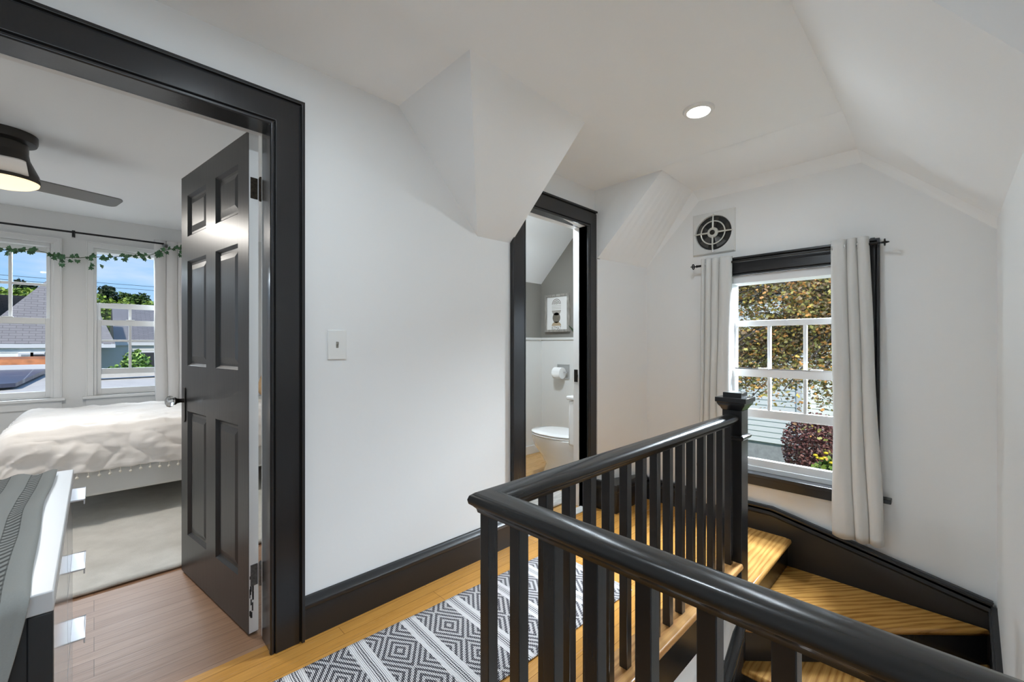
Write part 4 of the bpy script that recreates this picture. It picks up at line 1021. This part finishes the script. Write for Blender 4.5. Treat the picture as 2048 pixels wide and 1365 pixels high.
# neighbour beyond the hall window
h1 = thing('neighbour_house', 'pale green-white clapboard house on a concrete base outside the hall window', 'house', (15, 5.5, GZ))
h1w = MB().box((14.02, 2.87, -1.67), (20, 9, 3.2)).box((15.4, 2.2, -1.67), (20, 3, 3.2))
lap(h1w, lambda a, z, d: (14.02 - d, a, z), 2.87, 9, -1.67, 3.2, .155); lap(h1w, lambda a, z, d: (15.4 - d, a, z), 2.2, 2.87, -1.67, 3.2, .155)
h1w.build('siding', 'siding', h1, weld=False)
MB().box((14.06, 2.89, GZ), (20, 9, -1.68)).box((15.45, 2.2, GZ), (20, 3, -1.68)).build('foundation', 'concrete', h1)
MB().box((13.985, 2.84, -1.75), (14.05, 2.97, 3.2)).box((15.36, 2.12, -1.75), (15.44, 2.26, 3.2)).build('corner_board', 'extwhite', h1)
wi = MB().box((15.34, 2.52, .1), (15.42, 2.80, .95)).build('window', 'extwhite', h1); MB().box((15.33, 2.56, .15), (15.35, 2.76, .9)).build('pane', 'extglassg', wi)
wi = MB().box((13.96, 4.35, -.15), (14.03, 5.1, .95)).build('window', 'extwhite', h1); MB().box((13.95, 4.42, -.08), (13.965, 5.0, .88)).build('pane', 'extglassg', wi)
MB().prism([(13.6, 3.1), (17, 5.2), (20.4, 3.1)], lambda a, c: (a, 1.9, c), lambda a, c: (a, 9.3, c)).build('roof', 'shingled', h1)

def leaves(mb, cols, pts, size, rnd, flat=.6):
    out = []
    for c_ in pts:
        s_ = size * rnd.uniform(.6, 1.4)
        R = Matrix.Rotation(rnd.uniform(0, 6.28), 3, 'Z') @ Matrix.Rotation(rnd.uniform(-1.2, 1.2), 3, 'X') @ Matrix.Rotation(rnd.uniform(-1.2, 1.2), 3, 'Y')
        col = rnd.choice(cols); k = rnd.uniform(.7, 1.25); col = tuple(min(1, x * k) for x in col)
        q = [R @ Vector(p) * s_ for p in ((-.5, 0, 0), (-.22, -.40, .05), (.02, -.20, .05), (.26, -.36, .03), (.62, .02, 0), (.22, .36, .03), (0, .17, .05), (-.26, .38, .05))]
        i = len(mb.v); mb.v += [Vector(c_) + p for p in q]; mb.f.append(tuple(range(i, i + 8))); out += [col] * 8
    return out
def leaf_obj(name, ptsets, cols, size, parent, seed, extra=None):
    rnd = random.Random(seed); mb = MB(); cl = leaves(mb, cols, ptsets, size, rnd)
    o = mb.build(name, 'leaf', parent, weld=False)
    at = o.data.color_attributes.new('leaf_colour', 'FLOAT_COLOR', 'POINT')
    for i, c_ in enumerate(cl): at.data[i].color = (*c_, 1)
    return o
def blob(rnd, c_, r, n_, shell=.5):
    out = []
    while len(out) < n_:
        p = Vector((rnd.uniform(-1, 1), rnd.uniform(-1, 1), rnd.uniform(-1, 1)))
        if shell < p.length < 1: out.append(Vector(c_) + Vector((p.x * r[0], p.y * r[1], p.z * r[2])))
    return out
# maple outside the hall window
rnd = random.Random(21)
mp = thing('maple_tree', 'bronze and olive leaved tree filling the upper hall window view', 'tree', (8.2, -.6, GZ))
brs = MB(); brs.tube([(8.2, -.9, GZ), (8.1, -.8, -.5), (7.9, -.5, .8), (7.6, .1, 1.7)], [.16, .13, .1, .07], 10)
tips = []
for k in range(40):
    y1 = rnd.uniform(.3, 3.4); z1 = rnd.uniform(.22, 2.4) if k % 2 else rnd.uniform(.3, 1.1); x1 = rnd.uniform(6.2, 7.6)
    a = Vector((7.7, -.1 + rnd.uniform(0, .5), 1.5 + rnd.uniform(0, .6))); b_ = Vector((x1, y1, z1)); mdl = (a + b_) / 2 + Vector((0, 0, .45 + rnd.uniform(0, .3)))
    P = [a * (1 - t) ** 2 + mdl * 2 * t * (1 - t) + b_ * t * t for t in [i / 9 for i in range(10)]]
    brs.tube(P, [.028 * (1 - .8 * i / 9) for i in range(10)], 6); tips += P[4:]
    for j in range(5):
        s_ = P[rnd.randint(4, 9)]; e_ = s_ + Vector((rnd.uniform(-.3, .3), rnd.uniform(-.1, .5), rnd.uniform(-.5, .05))); brs.tube([s_, (s_ + e_) / 2 + Vector((0, 0, .05)), e_], [.007, .005, .002], 5); tips += [e_, (s_ + e_) / 2]
brs.build('branches', 'bark', mp, smooth=True)
pts_ = []
for p in tips:
    dens = 52 if p.z > .9 else (40 if p.z > .6 else 24)
    for _ in range(dens): pts_.append(p + Vector((rnd.gauss(0, .16), rnd.gauss(0, .16), rnd.gauss(-.02, .10))))
for k in range(9): pts_ += blob(rnd, (rnd.uniform(6.4, 7.8), .2 + k * .42, rnd.uniform(1.75, 2.5)), (.55, .5, .48), 1700, .2)
leaf_obj('foliage', pts_, [(.24, .20, .05), (.15, .14, .05), (.38, .27, .06), (.46, .22, .06), (.20, .125, .07), (.30, .28, .09), (.55, .27, .09), (.36, .31, .10), (.22, .16, .09), (.17, .12, .07), (.12, .11, .05)], .043, mp, 4)
# red bush, flowers
rnd = random.Random(8)
rb = thing('red_shrub', 'dark red-leaved shrub at the corner of the clapboard house', 'shrub', (11.6, 1.95, GZ))
MB().tube([(11.6, 1.95, GZ), (11.6, 1.95, -1.4)], [.05, .03], 8).build('stem', 'bark', rb)
leaf_obj('foliage', blob(rnd, (11.6, 2.1, -1.15), (.55, .66, .80), 6000, .3) + blob(rnd, (11.5, 2.1, -1.9), (.5, .6, .6), 1100, .3), [(.20, .075, .065), (.27, .12, .10), (.13, .05, .045), (.32, .18, .14)], .055, rb, 9)
fl = thing('daylily_clump', 'clump of yellow flowers and green leaves beside the red shrub', 'flowers', (10.2, 1.45, GZ))
MB().tube([(10.2, 1.45, GZ), (10.2, 1.45, GZ + .3)], .02, 6).build('stem', 'flowerleaf', fl)
leaf_obj('leaves', blob(rnd, (10.2, 1.55, -1.75), (.5, .45, .75), 1500, .1), [(.12, .20, .03), (.20, .28, .05), (.08, .15, .03)], .10, fl, 3)
mb = MB()
for k in range(8): mb.sphere((9.75 + rnd.uniform(-.1, .1), 1.62 + rnd.uniform(-.16, .16), -.93 + rnd.uniform(-.11, .11)), .04, 8, 6, (1, 1, .6))
mb.build('blossoms', 'yellow', fl, smooth=True)
o = thing('background_tree', 'pale green tree in the distance outside the hall window', 'tree', (24, .5, GZ))
MB().tube([(24, .5, GZ), (24, .5, 0)], .15, 8).build('trunk', 'bark', o); leaf_obj('foliage', blob(rnd, (24, .8, .6), (2, 2.6, 2.6), 2600, .3), [(.20, .30, .06), (.28, .36, .09), (.12, .2, .04)], .3, o, 6)

# houses beyond the bedroom windows
def roofquad(mb, pts, wv):
    i = len(mb.f); mb.face(pts); a, b_ = Vector(pts[0]), Vector(pts[1]); ex = (b_ - a).normalized(); nrm = ex.cross(Vector(pts[2]) - a).normalized(); ey = nrm.cross(ex)
    mb.uv[i] = [((Vector(p) - a).dot(ex) + wv, (Vector(p) - a).dot(ey)) for p in pts]
hA = thing('neighbour_house', 'white-sided house with grey shingle roof outside the left bedroom window', 'house', (-4, 18, GZ))
w_ = MB().box((-9, 16.02, GZ), (-.1, 21, 1.14)); lap(w_, lambda a, z, d: (a, 16.02 - d, z), -9, -.1, GZ, 1.1, .12); w_.build('siding', 'siding', hA, weld=False)
r_ = MB(); EV = 1.2
roofquad(r_, [(-9.3, 15.97, EV), (-1.95, 15.97, EV), (-1.95, 18.5, 2.57), (-9.3, 18.5, 2.57)], 0); roofquad(r_, [(-1.0, 21.4, EV), (-9.3, 21.4, EV), (-9.3, 18.5, 2.57), (-1.0, 18.5, 2.57)], 0)
roofquad(r_, [(-2.15, 15.96, EV), (.42, 15.96, EV), (-.43, 17.4, 3.55), (-.44, 17.4, 3.55)], 0); roofquad(r_, [(-2.15, 19.4, EV), (-2.15, 15.96, EV), (-.44, 17.4, 3.55)], 0); roofquad(r_, [(.42, 15.96, EV), (.42, 19.4, EV), (-.43, 17.4, 3.55)], 0)
r_.build('roof', 'shingle', hA, weld=False)
MB().box((-9.3, 15.93, 1.09), (.42, 16.0, 1.19)).build('gutter', 'extwhite', hA)
for x0, x1, gl_ in ((-1.28, -1.13, 'extglassg'), (-1.08, -.90, 'extglass'), (-.84, -.60, 'extglass'), (-2.6, -2.2, 'extglass')):
    fr_ = MB().box((x0 - .05, 15.95, .3), (x1 + .05, 16.02, .98)).build('window', 'extwhite', hA); MB().box((x0, 15.93, .35), (x1, 15.955, .93)).build('pane', gl_, fr_)
hB = thing('neighbour_house', 'cream house with dark sliding door outside the right bedroom window', 'house', (3.5, 20, GZ))
w_ = MB().box((-.05, 18.02, GZ), (8, 22, 1.15)); lap(w_, lambda a, z, d: (a, 18.02 - d, z), -.05, 8, GZ, 1.12, .14); w_.build('siding', 'siding2', hB, weld=False)
r_ = MB(); roofquad(r_, [(.44, 17.97, 1.25), (8, 17.97, 1.25), (8, 20.4, 2.62), (.44, 20.4, 2.62)], 0); roofquad(r_, [(8, 23.4, 1.25), (.44, 23.4, 1.25), (.44, 20.4, 2.62), (8, 20.4, 2.62)], 0); r_.build('roof', 'shingled', hB, weld=False)
MB().box((.44, 17.93, 1.15), (8, 18.0, 1.25)).build('gutter', 'extwhite', hB)
fr_ = MB().box((.95, 17.95, GZ + 1.5), (1.62, 18.02, .96)).build('sliding_door', 'extwhite', hB); MB().box((1.06, 17.93, GZ + 1.6), (1.56, 17.955, .92)).build('pane', 'extglass', fr_)
fr_ = MB().box((.72, 17.95, .25), (1.02, 18.02, .96)).build('window', 'extwhite', hB); MB().box((.76, 17.93, .3), (.98, 17.955, .92)).build('pane', 'extglassg', fr_)
# garage roof with solar panels
ga = thing('garage', 'flat-roofed garage with terracotta edge just below the bedroom windows', 'garage', (0, 9.5, GZ))
MB().prism([(7.0, .30), (11.9, .62), (11.9, GZ), (7.0, GZ)], lambda a, c: (-8, a, c), lambda a, c: (2.6, a, c)).build('roof_deck', 'lightroof', ga)
MB().box((-8, 11.9, .60), (-.35, 12.1, .80)).build('gutter', 'extwhite', ga)
MB().prism([(11.95, .76), (12.6, .82), (12.6, .94), (12.1, .90)], lambda a, c: (-8, a, c), lambda a, c: (-.35, a, c)).build('tile_edge', 'terracotta', ga)
MB().prism([(10.55, .58), (10.75, .585), (10.75, .65), (10.55, .645)], lambda a, c: (-.3, a, c), lambda a, c: (2.6, a + .25, c)).build('curb_board', 'lightroof', ga)
sp2 = thing('solar_panel', 'dark navy solar panel array on the garage roof', 'solar panel', (-3, 10, .5))
MB().prism([(-8, 7.4), (-.85, 9.9), (-.62, 11.85), (-8, 11.85)], lambda a, c: (a, c, .34 + (c - 7) * .0655 + .0), lambda a, c: (a, c, .40 + (c - 7) * .0655)).build('cells', 'solar', sp2)
# hedge bushes, fence
rnd = random.Random(31)
for k, (x, y, z, rx_, rz_, lab) in enumerate(((.35, 13.4, .30, .35, .38, 'low leafy bush left in the right bedroom window view'), (.72, 13.6, .50, .30, .55, 'tall leafy bush in the middle of the right bedroom window view'), (1.15, 13.2, .18, .42, .33, 'low leafy bush in front of the picket fence'))):
    o = thing('garden_bush', lab, 'bush', (x, y, GZ), 'bushes beyond the garage')
    MB().tube([(x, y, GZ), (x, y, z)], [.04, .02], 6).build('stem', 'bark', o)
    leaf_obj('foliage', blob(rnd, (x, y, z), (rx_, .4, rz_), 900, .2) + blob(rnd, (x, y, z - .6), (rx_ * .8, .4, .7), 500, .2), [(.17, .33, .06), (.28, .46, .10), (.38, .52, .16), (.09, .19, .04)], .085, o, 40 + k)
fe = thing('picket_fence', 'weathered picket fence behind the garden bushes', 'fence', (1.6, 14.6, GZ))
mb = MB()
for k in range(14):
    x = .9 + k * .14; mb.box((x, 14.6, GZ), (x + .11, 14.63, .50)); mb.prism([(x, .50), (x + .11, .50), (x + .055, .58)], lambda a, c: (a, 14.6, c), lambda a, c: (a, 14.63, c))
mb.build('pickets', 'fence', fe, weld=False); MB().box((.9, 14.63, .2), (2.9, 14.68, .28)).build('rail', 'fence', fe)
# trees beyond
for k, (x, y, z, rx_, rz_, kind, lab) in enumerate((
        (-2.1, 28.5, 3.35, .42, 1.15, 0, 'dark narrow pine tree rising highest in the left bedroom window'), (-3.3, 27, 2.75, .8, 1.1, 1, 'bright green tree leftmost behind the shingle roof'),
        (-2.25, 27, 2.65, .7, 1.05, 1, 'bright green tree in front of the narrow pine'), (-1.35, 27.6, 2.95, .55, 1.05, 2, 'mid green tree beside the steep shingle hip'),
        (.50, 29.5, 3.35, .55, .95, 0, 'dark pine tree at the left of the right bedroom window view'), (.42, 27, 2.75, .62, 1.0, 1, 'yellow-green tree in front of the dark pine'),
        (1.35, 27.4, 2.6, .62, 1.05, 1, 'yellow-green tree in the middle of the right bedroom window view'), (1.55, 30, 3.2, .7, .85, 2, 'mid green tree farthest behind the cream house'), (2.35, 28, 2.7, .72, 1.0, 1, 'yellow-green tree rightmost behind the cream house'))):
    o = thing('tree', lab, 'tree', (x, y, GZ), 'trees beyond the neighbouring roofs')
    MB().tube([(x, y, GZ), (x, y, z)], [.2, .08], 7).build('trunk', 'bark', o)
    pal = ([(.03, .05, .025), (.045, .075, .03), (.07, .09, .04)], [(.26, .36, .055), (.36, .46, .09), (.18, .28, .05)], [(.08, .14, .035), (.13, .20, .05), (.05, .09, .03)])[kind]
    pt = []
    for j in range(7):
        pt += blob(rnd, (x + rnd.uniform(-.6, .6) * rx_, y + rnd.uniform(-.3, .3), z + rnd.uniform(-.7, .45) * rz_), (rx_ * .55, .5, rz_ * .45), 260, .2)
    leaf_obj('foliage', pt, pal, .14, o, 60 + k)
uw = thing('utility_wire', 'thin black utility wires crossing the sky outside the bedroom', 'wire', (0, 24, 4))
for dz in (0, .16): MB().tube([(-16 + 3.2 * i, 24, 3.62 + dz + .012 * (i - 5) ** 2 - .02 * i) for i in range(11)], .008, 5).build('cable', 'wire', uw)

# ------------------------------------------------------------------ light, sky, camera
wd = bpy.data.worlds.new('World'); SC.world = wd; wd.use_nodes = True; nt = wd.node_tree; g = G(nt)
bgd = nt.nodes['Background']
gen = g.n('ShaderNodeTexCoord').outputs['Generated']; el = g.sep(gen)[2]
base = g.ramp(el, [(.0, (.66, .82, .98)), (.10, (.36, .63, .97)), (.30, (.20, .44, .90)), (.9, (.10, .27, .68))])
cl = g.noise(g.mapping(gen, (1, 1, 3.5)), 3.2, 6, .6)
cm = g.ramp(cl, [(.52, (0, 0, 0)), (.80, (1, 1, 1))])
nt.links.new(g.mix(g.m('MULTIPLY', cm, .55), base, (.95, .96, .97)), bgd.inputs[0]); bgd.inputs[1].default_value = .86
sn = bpy.data.lights.new('sun', 'SUN'); sn.energy = 3.3; sn.angle = math.radians(1.2); sn.color = (1, .96, .90)
so = bpy.data.objects.new('sun', sn); COL.objects.link(so); so.rotation_euler = Vector((.44, .58, -.72)).to_track_quat('-Z', 'Y').to_euler()
def window_fill_lamp(name, loc, rot, sx, sy, w_):  # area lamps added outside openings to boost the daylight
    l = bpy.data.lights.new(name, 'AREA'); l.shape = 'RECTANGLE'; l.size = sx; l.size_y = sy; l.energy = w_; l.color = (.79, .905, 1.0)
    o = bpy.data.objects.new(name, l); COL.objects.link(o); o.location = loc; o.rotation_euler = rot
window_fill_lamp('side_room_fill', (-.05, -1.84, 1.70), (PI / 2, 0, 0), 1.3, .95, 9)  # unseen lamp added to light the hall through the side room
window_fill_lamp('bedroom_left_fill', (-2.52, 3.4, 1.35), (PI / 2, 0, -PI / 2), 1.3, 1.15, 4)  # unseen lamp added at the opening in the left bedroom wall
window_fill_lamp('hall_window_fill', (3.72, .40, 2.12), Vector((-1, .30, -.62)).to_track_quat('-Z', 'Z').to_euler(), .9, .6, 470)  # unseen lamp added high outside the hall window
window_fill_lamp('bedroom_window_fill', (-.1, 5.95, 2.25), Vector((.05, -1, -.62)).to_track_quat('-Z', 'Z').to_euler(), 1.3, .6, 98)  # unseen lamp added above the bedroom windows to brighten the bed top
# bedroom fan lamp
l = bpy.data.lights.new('fan_lamp', 'AREA'); l.shape = 'DISK'; l.size = .2; l.energy = 14; l.color = (1, .95, .88)
lo = bpy.data.objects.new('fan_lamp', l); COL.objects.link(lo); lo.parent = cf; lo.location = (0, 0, -.295)

cam = bpy.data.cameras.new('camera'); co = bpy.data.objects.new('camera', cam); COL.objects.link(co); SC.camera = co
Fpx = 854.5443; th = math.radians(45.62848)
cam.sensor_fit = 'HORIZONTAL'; cam.sensor_width = 36; cam.lens = 36 * Fpx / 2048
cam.shift_x = 0; cam.shift_y = (690 - 682.5) / 2048
cam.clip_start = .02; cam.clip_end = 200
co.location = (0, 0, H); co.rotation_euler = (PI / 2, 0, th - PI / 2)

vs_ = SC.view_settings; vs_.view_transform = 'Standard'; vs_.look = 'None'; vs_.exposure = 0.29; vs_.gamma = 1; vs_.use_curve_mapping = False
cy = SC.cycles; cy.use_denoising = True; cy.max_bounces = 12; cy.diffuse_bounces = 8; cy.glossy_bounces = 5; cy.transparent_max_bounces = 12
cy.sample_clamp_indirect = 6; cy.caustics_reflective = False; cy.caustics_refractive = False
